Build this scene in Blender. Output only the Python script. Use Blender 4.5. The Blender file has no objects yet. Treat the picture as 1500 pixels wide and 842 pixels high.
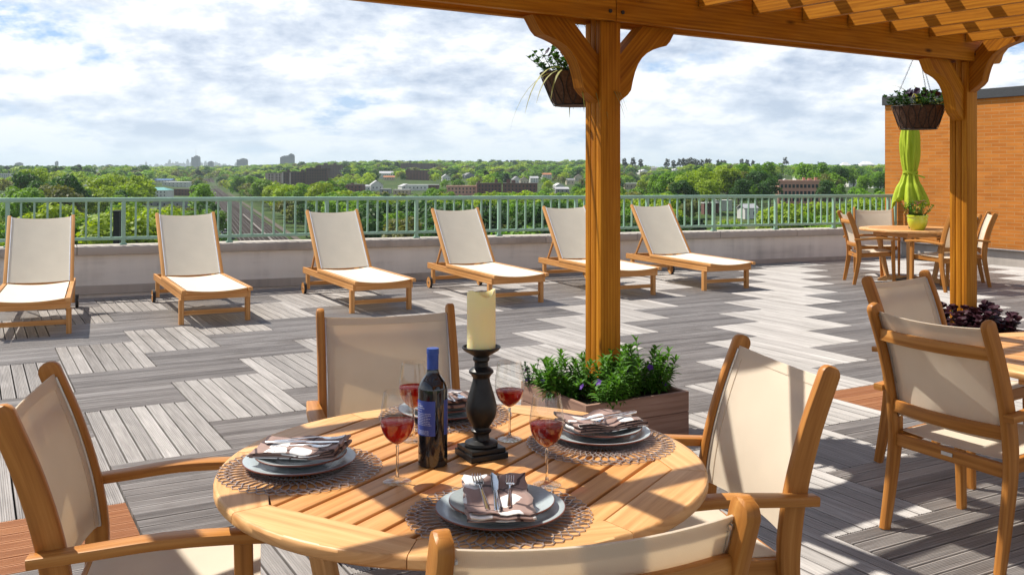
import bpy, bmesh, math, random
import numpy as np
from mathutils import Vector, Matrix
R = math.radians
PI = math.pi
rng = random.Random(7)
nrng = np.random.default_rng(11)
SC = bpy.context.scene
COL = SC.collection

# ------------------------------------------------------------------ frames of the place
CAM_H = 1.47
F = 1414.0 / 1500.0                       # focal length over picture width


def dirs(deg):
    a = R(deg)
    return Vector((math.cos(a), math.sin(a), 0)), Vector((-math.sin(a), math.cos(a), 0))


D1, D2 = dirs(29.2)                       # deck tiles
P1D, P2D = dirs(34.0)                     # pergola beam and rafters
SUN_AZ = Vector((-0.885, 0.465, 0)).normalized()
SUN_EL = 54.0


# ------------------------------------------------------------------ mesh builder
class MB:
    def __init__(s):
        s.v, s.f, s.uv, s.m = [], [], [], []

    def quad(s, pts, uvs=None, mi=0):
        b = len(s.v)
        s.v += [tuple(p) for p in pts]
        s.f.append(tuple(range(b, b + len(pts))))
        s.uv.append(uvs or [(0, 0)] * len(pts))
        s.m.append(mi)

    def sweep(s, path, prof, side, mi=0, scales=None, caps=True, closed=False, uvo=None):
        path = [Vector(p) for p in path]
        n, k = len(path), len(prof)
        per = [0.0]
        for i in range(k):
            a, b = prof[i], prof[(i + 1) % k]
            per.append(per[-1] + math.hypot(a[0] - b[0], a[1] - b[1]))
        uo, vo = uvo if uvo else (rng.uniform(0, 40), rng.uniform(0, 40))
        side = Vector(side)
        base = len(s.v)
        L = 0.0
        lens = []
        prev_a = None
        for i, p in enumerate(path):
            if closed:
                t = path[(i + 1) % n] - path[(i - 1) % n]
            elif i == 0:
                t = path[1] - p
            elif i == n - 1:
                t = p - path[-2]
            else:
                t = path[i + 1] - path[i - 1]
            t.normalize()
            ref = side if prev_a is None or side.length > 0 else prev_a
            if side.length == 0 and prev_a is None:
                ref = Vector((0, 0, 1)) if abs(t.z) < 0.9 else Vector((1, 0, 0))
            a = ref - t * ref.dot(t)
            if a.length < 1e-6:
                a = Vector((1, 0, 0)) - t * t.x
            a.normalize()
            prev_a = a
            b = t.cross(a)
            if i:
                L += (p - path[i - 1]).length
            lens.append(L)
            sc = scales[i] if scales else 1.0
            sa, sb = sc if isinstance(sc, tuple) else (sc, sc)
            for (x, y) in prof:
                s.v.append(tuple(p + a * (x * sa) + b * (y * sb)))
        rings = n if closed else n - 1
        for i in range(rings):
            j = (i + 1) % n
            l1 = lens[j] if j else L + (path[0] - path[-1]).length
            for q in range(k):
                r = (q + 1) % k
                s.f.append((base + i * k + q, base + i * k + r, base + j * k + r, base + j * k + q))
                s.uv.append([(uo + lens[i], vo + per[q]), (uo + lens[i], vo + per[q + 1]),
                             (uo + l1, vo + per[q + 1]), (uo + l1, vo + per[q])])
                s.m.append(mi)
        if caps and not closed:
            for end, ring in ((0, 0), (1, n - 1)):
                idx = [base + ring * k + q for q in range(k)]
                uvs = [(uo + prof[q][0] * .3, vo + 3 + prof[q][1]) for q in range(k)]
                if end == 0:
                    idx.reverse(); uvs.reverse()
                s.f.append(tuple(idx)); s.uv.append(uvs); s.m.append(mi)

    def bar(s, p0, p1, w, h, side=(0, 0, 0), ch=0.004, mi=0, uvo=None):
        s.sweep([p0, p1], crect(w, h, ch), side, mi, uvo=uvo)

    def tube(s, path, r, n=8, mi=0, scales=None, caps=True, closed=False):
        s.sweep(path, [(r * math.cos(2 * PI * i / n), r * math.sin(2 * PI * i / n)) for i in range(n)],
                (0, 0, 0), mi, scales, caps, closed)

    def lathe(s, prof, n=32, mi=0, c=(0, 0, 0), fn=None, mis=None):
        base = len(s.v)
        k = len(prof)
        for i in range(n):
            a = 2 * PI * i / n
            for q, (r, z) in enumerate(prof):
                if fn:
                    r, z = fn(r, z, a)
                s.v.append((c[0] + r * math.cos(a), c[1] + r * math.sin(a), c[2] + z))
        for i in range(n):
            j = (i + 1) % n
            for q in range(k - 1):
                s.f.append((base + i * k + q, base + j * k + q, base + j * k + q + 1, base + i * k + q + 1))
                u0, u1 = i / n, (i + 1) / n
                s.uv.append([(u0, prof[q][1]), (u1, prof[q][1]), (u1, prof[q + 1][1]), (u0, prof[q + 1][1])])
                s.m.append(mis[q] if mis else mi)

    def prism(s, poly, axis_o, ax, ay, az, mi=0, uvo=None, sw=1):
        """poly in (ax, ay) plane, extruded along az (a vector with length) centred"""
        o, ax, ay, az = Vector(axis_o), Vector(ax), Vector(ay), Vector(az)
        uo, vo = uvo if uvo else (rng.uniform(0, 40), rng.uniform(0, 40))
        n = len(poly)
        b = len(s.v)
        for sg in (-.5, .5):
            for (x, y) in poly:
                s.v.append(tuple(o + ax * x + ay * y + az * sg))
        s.f.append(tuple(b + i for i in range(n))[::-1])
        s.uv.append([(uo + (x * sw + y) * .7, vo + (x * sw - y) * .7) for (x, y) in poly][::-1]); s.m.append(mi)
        s.f.append(tuple(b + n + i for i in range(n)))
        s.uv.append([(uo + (x * sw + y) * .7, vo + (x * sw - y) * .7) for (x, y) in poly]); s.m.append(mi)
        for i in range(n):
            j = (i + 1) % n
            s.f.append((b + i, b + j, b + n + j, b + n + i))
            l = math.hypot(poly[i][0] - poly[j][0], poly[i][1] - poly[j][1])
            s.uv.append([(uo, vo), (uo + l, vo), (uo + l, vo + az.length), (uo, vo + az.length)]); s.m.append(mi)

    def box(s, c, size, ch=0.004, rz=0.0, mi=0):
        x, y, z = size
        ca, sa = math.cos(rz), math.sin(rz)
        X, Y, Z = Vector((ca, sa, 0)), Vector((-sa, ca, 0)), Vector((0, 0, 1))
        c = Vector(c)
        m = max(size)
        if m == x:
            s.bar(c - X * x / 2, c + X * x / 2, y, z, Y, ch, mi)
        elif m == y:
            s.bar(c - Y * y / 2, c + Y * y / 2, x, z, X, ch, mi)
        else:
            s.bar(c - Z * z / 2, c + Z * z / 2, x, y, X, ch, mi)

    def build(s, name, mats, parent=None, smooth=None, loc=None, rz=None):
        me = bpy.data.meshes.new(name)
        me.from_pydata(s.v, [], s.f)
        if not isinstance(mats, (list, tuple)):
            mats = [mats]
        for m in mats:
            me.materials.append(m)
        uvl = me.uv_layers.new(name='UVMap')
        flat = [c for f in s.uv for uv in f for c in uv]
        uvl.data.foreach_set('uv', flat)
        me.polygons.foreach_set('material_index', s.m)
        bm = bmesh.new(); bm.from_mesh(me)
        bmesh.ops.recalc_face_normals(bm, faces=bm.faces)
        if smooth is not None:
            lim = R(smooth)
            for f in bm.faces:
                f.smooth = True
            for e in bm.edges:
                if len(e.link_faces) == 2 and e.calc_face_angle(0) > lim:
                    e.smooth = False
        bm.to_mesh(me); bm.free()
        o = bpy.data.objects.new(name, me)
        COL.objects.link(o)
        if parent is not None:
            o.parent = parent
        if loc is not None:
            o.location = loc
        if rz is not None:
            o.rotation_euler.z = rz
        return o


def crect(w, h, ch=0.004):
    a, b = w / 2, h / 2
    c = min(ch, a * .45, b * .45)
    if c <= 0:
        return [(-a, -b), (a, -b), (a, b), (-a, b)]
    d = c * .3
    return [(-a + c, -b), (a - c, -b), (a - d, -b + d), (a, -b + c), (a, b - c), (a - d, b - d),
            (a - c, b), (-a + c, b), (-a + d, b - d), (-a, b - c), (-a, -b + c), (-a + d, -b + d)]


def fast_mesh(name, verts, faces4, mat, parent=None, colors=None):
    """numpy quads -> object; colors per vertex"""
    me = bpy.data.meshes.new(name)
    nv, nf = len(verts), len(faces4)
    me.vertices.add(nv); me.vertices.foreach_set('co', np.asarray(verts, dtype=np.float32).ravel())
    k = faces4.shape[1]
    me.loops.add(nf * k); me.loops.foreach_set('vertex_index', faces4.astype(np.int32).ravel())
    me.polygons.add(nf); me.polygons.foreach_set('loop_start', np.arange(0, nf * k, k, dtype=np.int32))
    if colors is not None:
        ca = me.color_attributes.new('tint', 'FLOAT_COLOR', 'POINT')
        ca.data.foreach_set('color', np.asarray(colors, dtype=np.float32).ravel())
    me.update(calc_edges=True)
    me.materials.append(mat)
    o = bpy.data.objects.new(name, me); COL.objects.link(o)
    if parent is not None:
        o.parent = parent
    return o


def tag(o, label=None, cat=None, group=None, kind=None):
    if label: o['label'] = label
    if cat: o['category'] = cat
    if group: o['group'] = group
    if kind: o['kind'] = kind
    return o


def empty(name, loc, rz=0.0):
    o = bpy.data.objects.new(name, None)
    o.empty_display_size = .2
    COL.objects.link(o)
    o.location = loc
    o.rotation_euler.z = rz
    return o


def thing(name, label, cat, loc=(0, 0, 0), rz=0.0, group=None):
    return tag(empty(name, loc, rz), label, cat, group)


def copy_tree(o, parent=None):
    c = o.copy(); COL.objects.link(c)
    if parent is not None:
        c.parent = parent
    for ch in list(o.children):
        copy_tree(ch, c)
    return c


# ------------------------------------------------------------------ materials
def mat(name):
    m = bpy.data.materials.new(name); m.use_nodes = True
    nt = m.node_tree; nt.nodes.clear()
    out = nt.nodes.new('ShaderNodeOutputMaterial')
    return m, nt, out


def N(nt, t, **kw):
    n = nt.nodes.new(t)
    for k, v in kw.items():
        if k in n.inputs.keys():
            n.inputs[k].default_value = v
        else:
            setattr(n, k, v)
    return n


def ramp(nt, stops, src=None):
    n = nt.nodes.new('ShaderNodeValToRGB')
    e = n.color_ramp.elements
    while len(e) > 1:
        e.remove(e[-1])
    for i, (p, c) in enumerate(stops):
        if i == 0:
            e[0].position = p; el = e[0]
        else:
            el = e.new(p)
        el.color = (*c, 1) if len(c) == 3 else c
    if src: nt.links.new(src, n.inputs[0])
    return n


def mixc(nt, a, b, f, mode='MIX'):
    n = nt.nodes.new('ShaderNodeMix'); n.data_type = 'RGBA'; n.blend_type = mode
    L = nt.links
    for sock, val in ((n.inputs[0], f), (n.inputs[6], a), (n.inputs[7], b)):
        if hasattr(val, 'is_output') or isinstance(val, bpy.types.NodeSocket):
            L.new(val, sock)
        elif isinstance(val, (tuple, list)):
            sock.default_value = (*val, 1) if len(val) == 3 else val
        else:
            sock.default_value = val
    return n.outputs[2]


def mth(nt, op, a, b=None, clamp=False):
    n = nt.nodes.new('ShaderNodeMath'); n.operation = op; n.use_clamp = clamp
    for i, v in enumerate((a, b)):
        if v is None: continue
        if isinstance(v, bpy.types.NodeSocket): nt.links.new(v, n.inputs[i])
        else: n.inputs[i].default_value = v
    return n.outputs[0]


def uvscaled(nt, sx, sy, src='UV', sz=1.0):
    tc = nt.nodes.new('ShaderNodeTexCoord')
    mp = nt.nodes.new('ShaderNodeMapping')
    mp.inputs['Scale'].default_value = (sx, sy, sz)
    nt.links.new(tc.outputs[src], mp.inputs[0])
    return mp.outputs[0]


def noise(nt, vec, scale=1.0, detail=4, rough=.55, dist=0.0):
    n = N(nt, 'ShaderNodeTexNoise', Scale=scale, Detail=detail, Roughness=rough, Distortion=dist)
    nt.links.new(vec, n.inputs['Vector'])
    return n.outputs['Fac']


def bump(nt, h, strength=.3, dist=.01):
    n = N(nt, 'ShaderNodeBump', Strength=strength, Distance=dist)
    nt.links.new(h, n.inputs['Height'])
    return n.outputs[0]


def simple(name, col, rough=.5, metal=0.0, noise_amt=.12, nscale=30, src='Object', spec=.5, coat=0.0, bmp=0.0):
    m, nt, out = mat(name)
    p = N(nt, 'ShaderNodeBsdfPrincipled', Roughness=rough, Metallic=metal)
    p.inputs['Specular IOR Level'].default_value = spec
    p.inputs['Coat Weight'].default_value = coat
    v = uvscaled(nt, 1, 1, src)
    n = noise(nt, v, nscale, 5)
    a = tuple(max(0, c * (1 - noise_amt)) for c in col); b = tuple(min(1, c * (1 + noise_amt)) for c in col)
    rp = ramp(nt, [(.3, a), (.7, b)], n)
    nt.links.new(rp.outputs[0], p.inputs['Base Color'])
    if bmp: nt.links.new(bump(nt, n, bmp, .005), p.inputs['Normal'])
    nt.links.new(p.outputs[0], out.inputs[0])
    return m


def wood(name, dark, mid, light, rough=.5, fine=70, broad=9, spec=.24, bmp=.3, knots=False, c0=.31, c1=.69):
    m, nt, out = mat(name)
    p = N(nt, 'ShaderNodeBsdfPrincipled', Roughness=rough)
    p.inputs['Specular IOR Level'].default_value = spec
    fib = noise(nt, uvscaled(nt, 2.2, fine), 1.0, 5, .6, .3)
    brd = noise(nt, uvscaled(nt, .9, broad), 1.0, 3, .5, 1.2)
    low = noise(nt, uvscaled(nt, .25, .9), 1.0, 1, .5)
    w = N(nt, 'ShaderNodeTexWave', Scale=1.0, Distortion=5.0, Detail=3.0)
    w.inputs['Detail Scale'].default_value = .6
    w.bands_direction = 'Y'
    nt.links.new(uvscaled(nt, .5, broad * 1.3), w.inputs['Vector'])
    t = mth(nt, 'ADD', mth(nt, 'MULTIPLY', fib, .62), mth(nt, 'MULTIPLY', brd, .26))
    t = mth(nt, 'ADD', t, mth(nt, 'MULTIPLY', w.outputs['Fac'], .08))
    t = mth(nt, 'ADD', t, mth(nt, 'MULTIPLY', low, .42))
    t = mth(nt, 'SUBTRACT', t, .19)
    rp = ramp(nt, [(c0, dark), (.5, mid), (c1, light)], t)
    col = rp.outputs[0]
    if knots:
        vo = N(nt, 'ShaderNodeTexVoronoi', Scale=1.0)
        nt.links.new(uvscaled(nt, 1.6, 5), vo.inputs['Vector'])
        kf = ramp(nt, [(.03, (1, 1, 1)), (.1, (0, 0, 0))], vo.outputs['Distance'])
        col = mixc(nt, col, tuple(c * .35 for c in dark), kf.outputs[0])
    nt.links.new(col, p.inputs['Base Color'])
    nt.links.new(bump(nt, fib, bmp, .002), p.inputs['Normal'])
    nt.links.new(p.outputs[0], out.inputs[0])
    return m


def deck_mat(name, cols, rough=.5, spec=.5):
    """weathered ribbed decking: grain and 7 mm ribs run along U"""
    m, nt, out = mat(name)
    p = N(nt, 'ShaderNodeBsdfPrincipled', Roughness=rough)
    p.inputs['Specular IOR Level'].default_value = spec
    p.inputs['Anisotropic'].default_value = .2
    p.inputs['Anisotropic Rotation'].default_value = 0.25
    tg = N(nt, 'ShaderNodeTangent', direction_type='UV_MAP', uv_map='UVMap')
    nt.links.new(tg.outputs[0], p.inputs['Tangent'])
    fib = noise(nt, uvscaled(nt, 3.0, 120), 1.0, 6, .65, .4)
    brd = noise(nt, uvscaled(nt, 1.3, 22), 1.0, 4, .6, 1.5)
    low = noise(nt, uvscaled(nt, .3, .53), 1.0, 0, .5)
    t = mth(nt, 'ADD', mth(nt, 'MULTIPLY', fib, .42), mth(nt, 'MULTIPLY', brd, .38))
    t = mth(nt, 'ADD', t, mth(nt, 'MULTIPLY', low, .36))
    t = mth(nt, 'SUBTRACT', t, .08)
    rp = ramp(nt, [(.25, cols[0]), (.5, cols[1]), (.75, cols[2])], t)
    ds = noise(nt, uvscaled(nt, 1, 1, 'Object'), .55, 5, .62)
    d2_ = noise(nt, uvscaled(nt, 1, 1, 'Object'), 3.1, 4, .6)
    dirt = ramp(nt, [(.30, (.66, .63, .60)), (.46, (1, 1, 1)), (.62, (1.07, 1.07, 1.07))], mth(nt, 'ADD', mth(nt, 'MULTIPLY', ds, .6), mth(nt, 'MULTIPLY', d2_, .4)))
    nt.links.new(mixc(nt, rp.outputs[0], dirt.outputs[0], 1.0, 'MULTIPLY'), p.inputs['Base Color'])
    h = mth(nt, 'MULTIPLY', fib, .0016)
    n = N(nt, 'ShaderNodeBump', Strength=.85, Distance=1.0)
    nt.links.new(h, n.inputs['Height'])
    nt.links.new(n.outputs[0], p.inputs['Normal'])
    nt.links.new(p.outputs[0], out.inputs[0])
    return m


def fabric(name, col, transl=.25):
    m, nt, out = mat(name)
    v = uvscaled(nt, 1, 1)
    w1 = N(nt, 'ShaderNodeTexWave', Scale=110.0); w1.bands_direction = 'X'
    w2 = N(nt, 'ShaderNodeTexWave', Scale=110.0); w2.bands_direction = 'Y'
    nt.links.new(v, w1.inputs['Vector']); nt.links.new(v, w2.inputs['Vector'])
    ww = mth(nt, 'MULTIPLY', w1.outputs['Fac'], w2.outputs['Fac'])
    big = noise(nt, v, 6, 4)
    k = mth(nt, 'ADD', mth(nt, 'MULTIPLY', ww, .25), mth(nt, 'MULTIPLY', big, .5))
    rp = ramp(nt, [(.15, tuple(c * .9 for c in col)), (.55, tuple(min(1, c * 1.06) for c in col))], k)
    p = N(nt, 'ShaderNodeBsdfPrincipled', Roughness=.75)
    p.inputs['Specular IOR Level'].default_value = .2
    nt.links.new(rp.outputs[0], p.inputs['Base Color'])
    nt.links.new(bump(nt, ww, .25, .001), p.inputs['Normal'])
    tr = nt.nodes.new('ShaderNodeBsdfTranslucent')
    tr.inputs[0].default_value = (col[0] * .98, col[1] * .92, col[2] * .83, 1)
    mx = N(nt, 'ShaderNodeMixShader'); mx.inputs[0].default_value = transl
    nt.links.new(p.outputs[0], mx.inputs[1]); nt.links.new(tr.outputs[0], mx.inputs[2])
    nt.links.new(mx.outputs[0], out.inputs[0])
    return m


def foliage(name, src, var=.35, transl=.35, base=None, nscale=.35):
    """src: 'object' (object colour), 'tint' (attribute) or 'plain'"""
    m, nt, out = mat(name)
    if src == 'object':
        oi = nt.nodes.new('ShaderNodeObjectInfo'); col = oi.outputs['Color']
    elif src == 'tint':
        at = N(nt, 'ShaderNodeAttribute', attribute_name='tint'); col = at.outputs['Color']
    else:
        rg = nt.nodes.new('ShaderNodeRGB'); rg.outputs[0].default_value = (*base, 1); col = rg.outputs[0]
    n = noise(nt, uvscaled(nt, 1, 1, 'Object'), nscale, 3)
    rp = ramp(nt, [(.3, (1 - var,) * 3), (.7, (1 + var,) * 3)], n)
    col = mixc(nt, col, rp.outputs[0], 1.0, 'MULTIPLY')
    d = N(nt, 'ShaderNodeBsdfPrincipled', Roughness=.55)
    d.inputs['Specular IOR Level'].default_value = .25
    nt.links.new(col, d.inputs['Base Color'])
    tr = nt.nodes.new('ShaderNodeBsdfTranslucent')
    nt.links.new(mixc(nt, col, (1.3, 1.25, .5), 1.0, 'MULTIPLY'), tr.inputs[0])
    mx = N(nt, 'ShaderNodeMixShader'); mx.inputs[0].default_value = transl
    nt.links.new(d.outputs[0], mx.inputs[1]); nt.links.new(tr.outputs[0], mx.inputs[2])
    nt.links.new(mx.outputs[0], out.inputs[0])
    return m


def brick_mat(name, c1, c2, mortar, bw=.3, bh=.075):
    m, nt, out = mat(name)
    b = N(nt, 'ShaderNodeTexBrick')
    b.inputs['Color1'].default_value = (*c1, 1); b.inputs['Color2'].default_value = (*c2, 1)
    b.inputs['Mortar'].default_value = (*mortar, 1)
    b.inputs['Scale'].default_value = 1.0
    b.inputs['Mortar Size'].default_value = .006
    b.inputs['Brick Width'].default_value = bw; b.inputs['Row Height'].default_value = bh
    nt.links.new(uvscaled(nt, 1, 1), b.inputs['Vector'])
    n = noise(nt, uvscaled(nt, 1, 1), 1.4, 4)
    n2 = noise(nt, uvscaled(nt, 3.3, 13.3), 1.0, 1)
    rp = ramp(nt, [(.3, (.82, .82, .82)), (.7, (1.14, 1.12, 1.1))], mth(nt, 'ADD', mth(nt, 'MULTIPLY', n, .5), mth(nt, 'MULTIPLY', n2, .5)))
    col = mixc(nt, b.outputs['Color'], rp.outputs[0], 1.0, 'MULTIPLY')
    p = N(nt, 'ShaderNodeBsdfPrincipled', Roughness=.85)
    p.inputs['Specular IOR Level'].default_value = .2
    nt.links.new(col, p.inputs['Base Color'])
    nt.links.new(bump(nt, b.outputs['Fac'], -.4, .004), p.inputs['Normal'])
    nt.links.new(p.outputs[0], out.inputs[0])
    return m


def thin_glass(name, tint=(1, 1, 1), refl=1.0):
    m, nt, out = mat(name)
    t = nt.nodes.new('ShaderNodeBsdfTransparent'); t.inputs[0].default_value = (*tint, 1)
    g = N(nt, 'ShaderNodeBsdfGlossy', Roughness=.01)
    lw = N(nt, 'ShaderNodeLayerWeight', Blend=.5)
    f = mth(nt, 'ADD', mth(nt, 'MULTIPLY', mth(nt, 'POWER', lw.outputs['Facing'], 3.0), .38 * refl), .045, True)
    mx = nt.nodes.new('ShaderNodeMixShader')
    nt.links.new(f, mx.inputs[0]); nt.links.new(t.outputs[0], mx.inputs[1]); nt.links.new(g.outputs[0], mx.inputs[2])
    nt.links.new(mx.outputs[0], out.inputs[0])
    return m


M = {}
M['teak_slat'] = wood('teak_slat', (.40, .165, .045), (.56, .27, .088), (.70, .38, .15), .42, 60, 8)
M['teak_chair'] = wood('teak_chair', (.25, .090, .016), (.405, .163, .034), (.535, .248, .063), .42, 60, 8)
M['teak'] = wood('teak', (.48, .225, .075), (.66, .36, .145), (.78, .48, .22), .42, 60, 8)
M['cedar'] = wood('stained_cedar', (.27, .088, .005), (.46, .170, .010), (.60, .255, .020), .55, 45, 11, .14, knots=True)
M['planter'] = wood('planter_wood', (.20, .115, .085), (.30, .18, .13), (.40, .26, .20), .7, 40, 7, .2)
M['deck'] = deck_mat('weathered_deck', ((.098, .086, .079), (.262, .24, .224), (.47, .44, .418)))
M['deck_new'] = deck_mat('new_deck', ((.26, .10, .035), (.42, .18, .07), (.54, .27, .12)))
M['sling'] = fabric('sling_fabric', (.90, .82, .69), .46)
M['sling_white'] = fabric('white_sling', (.93, .87, .74), .34)
M['white_trim'] = simple('white_trim', (.78, .78, .8), .4)
M['metal'] = simple('brushed_metal', (.6, .6, .6), .3, 1.0, .1)
M['steel'] = simple('polished_steel', (.72, .72, .73), .12, 1.0, .05)
M['dark_rubber'] = simple('dark_rubber', (.03, .03, .03), .7)
M['rail'] = simple('green_rail_paint', (.31, .49, .37), .4, 0, .08, 8)
M['black_wood'] = simple('black_turned_wood', (.010, .010, .010), .42, 0, .3, 40, spec=.35)
M['membrane'] = simple('roof_membrane', (.03, .028, .026), .9)
# ------------------------------------------------------------------ camera, sun, sky
cam = bpy.data.cameras.new('camera'); camo = bpy.data.objects.new('camera', cam); COL.objects.link(camo)
camo.location = (0, 0, CAM_H); camo.rotation_euler = (R(90), 0, 0)
cam.sensor_fit = 'HORIZONTAL'; cam.sensor_width = 36; cam.lens = 36 * F
cam.shift_y = -173 / 1500; cam.clip_end = 60000; cam.clip_start = .05
SC.camera = camo

sun = bpy.data.lights.new('sun', 'SUN'); so = bpy.data.objects.new('sun', sun); COL.objects.link(so)
sun.energy = 5.0; sun.angle = R(.5); sun.color = (1, .94, .84)
sd = SUN_AZ * math.cos(R(SUN_EL)) + Vector((0, 0, math.sin(R(SUN_EL))))
so.rotation_euler = (-sd).to_track_quat('-Z', 'Y').to_euler()
so.location = (-5, 4, 12)

w = bpy.data.worlds.new('World'); SC.world = w; w.use_nodes = True
nt = w.node_tree; nt.nodes.clear()
wo = nt.nodes.new('ShaderNodeOutputWorld'); bg = nt.nodes.new('ShaderNodeBackground')
sky = nt.nodes.new('ShaderNodeTexSky'); sky.sky_type = 'NISHITA'; sky.sun_disc = False
sky.sun_elevation = R(SUN_EL); sky.sun_rotation = math.atan2(SUN_AZ.x, SUN_AZ.y) % (2 * PI)
sky.air_density = 1.0; sky.dust_density = 1.2; sky.ozone_density = 1.0
tc = nt.nodes.new('ShaderNodeTexCoord')
sp = nt.nodes.new('ShaderNodeSeparateXYZ'); nt.links.new(tc.outputs['Generated'], sp.inputs[0])
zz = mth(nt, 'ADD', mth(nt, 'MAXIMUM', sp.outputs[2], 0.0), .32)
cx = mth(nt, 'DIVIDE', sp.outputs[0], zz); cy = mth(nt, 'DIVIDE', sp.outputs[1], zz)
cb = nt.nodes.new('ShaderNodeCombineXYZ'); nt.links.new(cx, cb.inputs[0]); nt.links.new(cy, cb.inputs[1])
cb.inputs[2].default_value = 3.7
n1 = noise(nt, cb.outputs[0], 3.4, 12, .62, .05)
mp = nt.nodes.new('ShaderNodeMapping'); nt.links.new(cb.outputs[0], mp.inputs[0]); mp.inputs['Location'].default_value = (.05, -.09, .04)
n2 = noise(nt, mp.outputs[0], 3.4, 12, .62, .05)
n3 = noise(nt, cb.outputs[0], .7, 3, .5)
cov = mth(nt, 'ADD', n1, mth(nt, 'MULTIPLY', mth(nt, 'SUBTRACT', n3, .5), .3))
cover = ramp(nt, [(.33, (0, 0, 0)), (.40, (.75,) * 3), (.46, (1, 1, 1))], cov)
# thick parts turn their grey undersides to the terrace
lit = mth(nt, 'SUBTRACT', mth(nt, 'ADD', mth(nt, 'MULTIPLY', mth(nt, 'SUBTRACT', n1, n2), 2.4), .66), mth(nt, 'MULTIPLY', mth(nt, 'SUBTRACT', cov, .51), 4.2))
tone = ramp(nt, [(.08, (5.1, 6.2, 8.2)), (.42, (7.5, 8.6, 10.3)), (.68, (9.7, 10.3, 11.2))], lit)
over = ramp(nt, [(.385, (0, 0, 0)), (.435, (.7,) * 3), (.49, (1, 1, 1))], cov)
# thick parts turn their grey undersides to the terrace; above the view, cloud and pale blue are thinned to cut fill light
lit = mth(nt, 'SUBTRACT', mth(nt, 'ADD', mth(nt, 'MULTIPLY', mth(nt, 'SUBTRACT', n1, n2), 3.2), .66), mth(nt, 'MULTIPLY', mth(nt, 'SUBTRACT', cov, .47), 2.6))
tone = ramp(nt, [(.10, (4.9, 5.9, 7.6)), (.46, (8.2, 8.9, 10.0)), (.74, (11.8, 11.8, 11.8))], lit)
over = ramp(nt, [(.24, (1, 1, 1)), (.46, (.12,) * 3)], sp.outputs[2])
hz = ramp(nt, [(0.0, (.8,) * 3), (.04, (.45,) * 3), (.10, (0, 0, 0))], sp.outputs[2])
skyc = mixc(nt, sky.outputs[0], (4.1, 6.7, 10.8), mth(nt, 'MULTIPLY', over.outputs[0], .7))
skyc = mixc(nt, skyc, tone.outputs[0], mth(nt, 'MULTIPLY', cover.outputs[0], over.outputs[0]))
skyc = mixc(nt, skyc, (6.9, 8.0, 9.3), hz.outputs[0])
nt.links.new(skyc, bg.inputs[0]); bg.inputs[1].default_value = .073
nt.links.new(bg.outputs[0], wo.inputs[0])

SC.view_settings.view_transform = 'Standard'; SC.view_settings.look = 'None'
SC.view_settings.gamma = 1; SC.view_settings.exposure = 0.48
cy_ = SC.cycles
cy_.max_bounces = 8; cy_.diffuse_bounces = 3; cy_.glossy_bounces = 4; cy_.transmission_bounces = 8
cy_.transparent_max_bounces = 24; cy_.volume_bounces = 1; cy_.caustics_reflective = False; cy_.caustics_refractive = False
cy_.use_denoising = True; cy_.sample_clamp_indirect = 6

# ------------------------------------------------------------------ deck
W = .605
TIP = Vector((2.52, 6.63, 0))
db = MB()
NEW_AT = [(2.21, 6.12), (-1.66, 4.02), (-2.25, 3.72)]


def wall_y(x):
    return 13.27 + .464 * x


def wall_x_end(x, y):                     # distance in front of the brick wall plane
    return (Vector((x, y, 0)) - Vector((6.6, 16.4, 0))).dot(D1)


def tile(cell, vertical):
    """cell: lower-left corner in tile units of a 2x1 (or 1x2) tile"""
    o = TIP + D1 * ((cell[0] - 3) * W) + D2 * ((cell[1] + 1) * W)
    if vertical:
        a, b = D2, D1
    else:
        a, b = D1, D2
    c = o + a * W + b * W * .5
    if False or c.y < -1.2 or c.y > wall_y(c.x) + .55 or c.x < -9 or wall_x_end(c.x, c.y) > -.1 or c.x > 10:
        return
    mi = 0; half = -1
    for q in NEW_AT:
        d = Vector((q[0], q[1], 0)) - o
        if 0 <= d.dot(a) <= 2 * W and 0 <= d.dot(b) <= W:
            mi = 1; half = 0 if d.dot(a) < W else 1
    ns = 7; g = .009; pw = W / ns
    dz0 = rng.uniform(-.0012, .0012)
    spans = [(0, 2 * W, 0)] if half < 0 else [(0, W, 1 if half == 0 else 0), (W, 2 * W, 1 if half == 1 else 0)]
    for i, (sa, sb, mi) in [(i, s_) for i in range(ns) for s_ in spans]:
        m = b * ((i + .5) * pw)
        e0 = .005
        p0 = o + m + a * (sa + e0); p1 = o + m + a * (sb - e0)
        z = dz0 + rng.uniform(-.0012, .0012)
        h = .02
        up = Vector((0, 0, 1))
        hw = (pw - g) / 2; c_ = .0022
        uo, vo = rng.uniform(0, 60), rng.uniform(0, 60)
        L = (p1 - p0).length
        prof = [(-hw, z - h), (-hw, z - c_), (-hw + c_, z)]
        nrib = 8; pr = (2 * hw - 2 * c_) / nrib
        for q in range(nrib):                  # reeded profile along the board
            x0 = -hw + c_ + q * pr
            if q: prof += [(x0, z - .0041)]
            prof += [(x0 + pr * .40, z - .0003), (x0 + pr * .60, z - .0003)]
        prof += [(hw - c_, z), (hw, z - c_), (hw, z - h)]
        npf = len(prof)
        base = len(db.v)
        for P in (p0, p1):
            for (s_, zz_) in prof:
                db.v.append(tuple(P + b * s_ + up * zz_))
        for q in range(npf - 1):
            db.f.append((base + q, base + q + 1, base + npf + q + 1, base + npf + q))
            v0, v1 = vo + prof[q][0], vo + prof[q + 1][0]
            db.uv.append([(uo, v0), (uo, v1), (uo + L, v1), (uo + L, v0)]); db.m.append(mi)
        for r_ in (0, npf):
            db.f.append(tuple(base + r_ + q for q in range(npf)))
            db.uv.append([(uo, vo)] * npf); db.m.append(mi)


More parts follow.
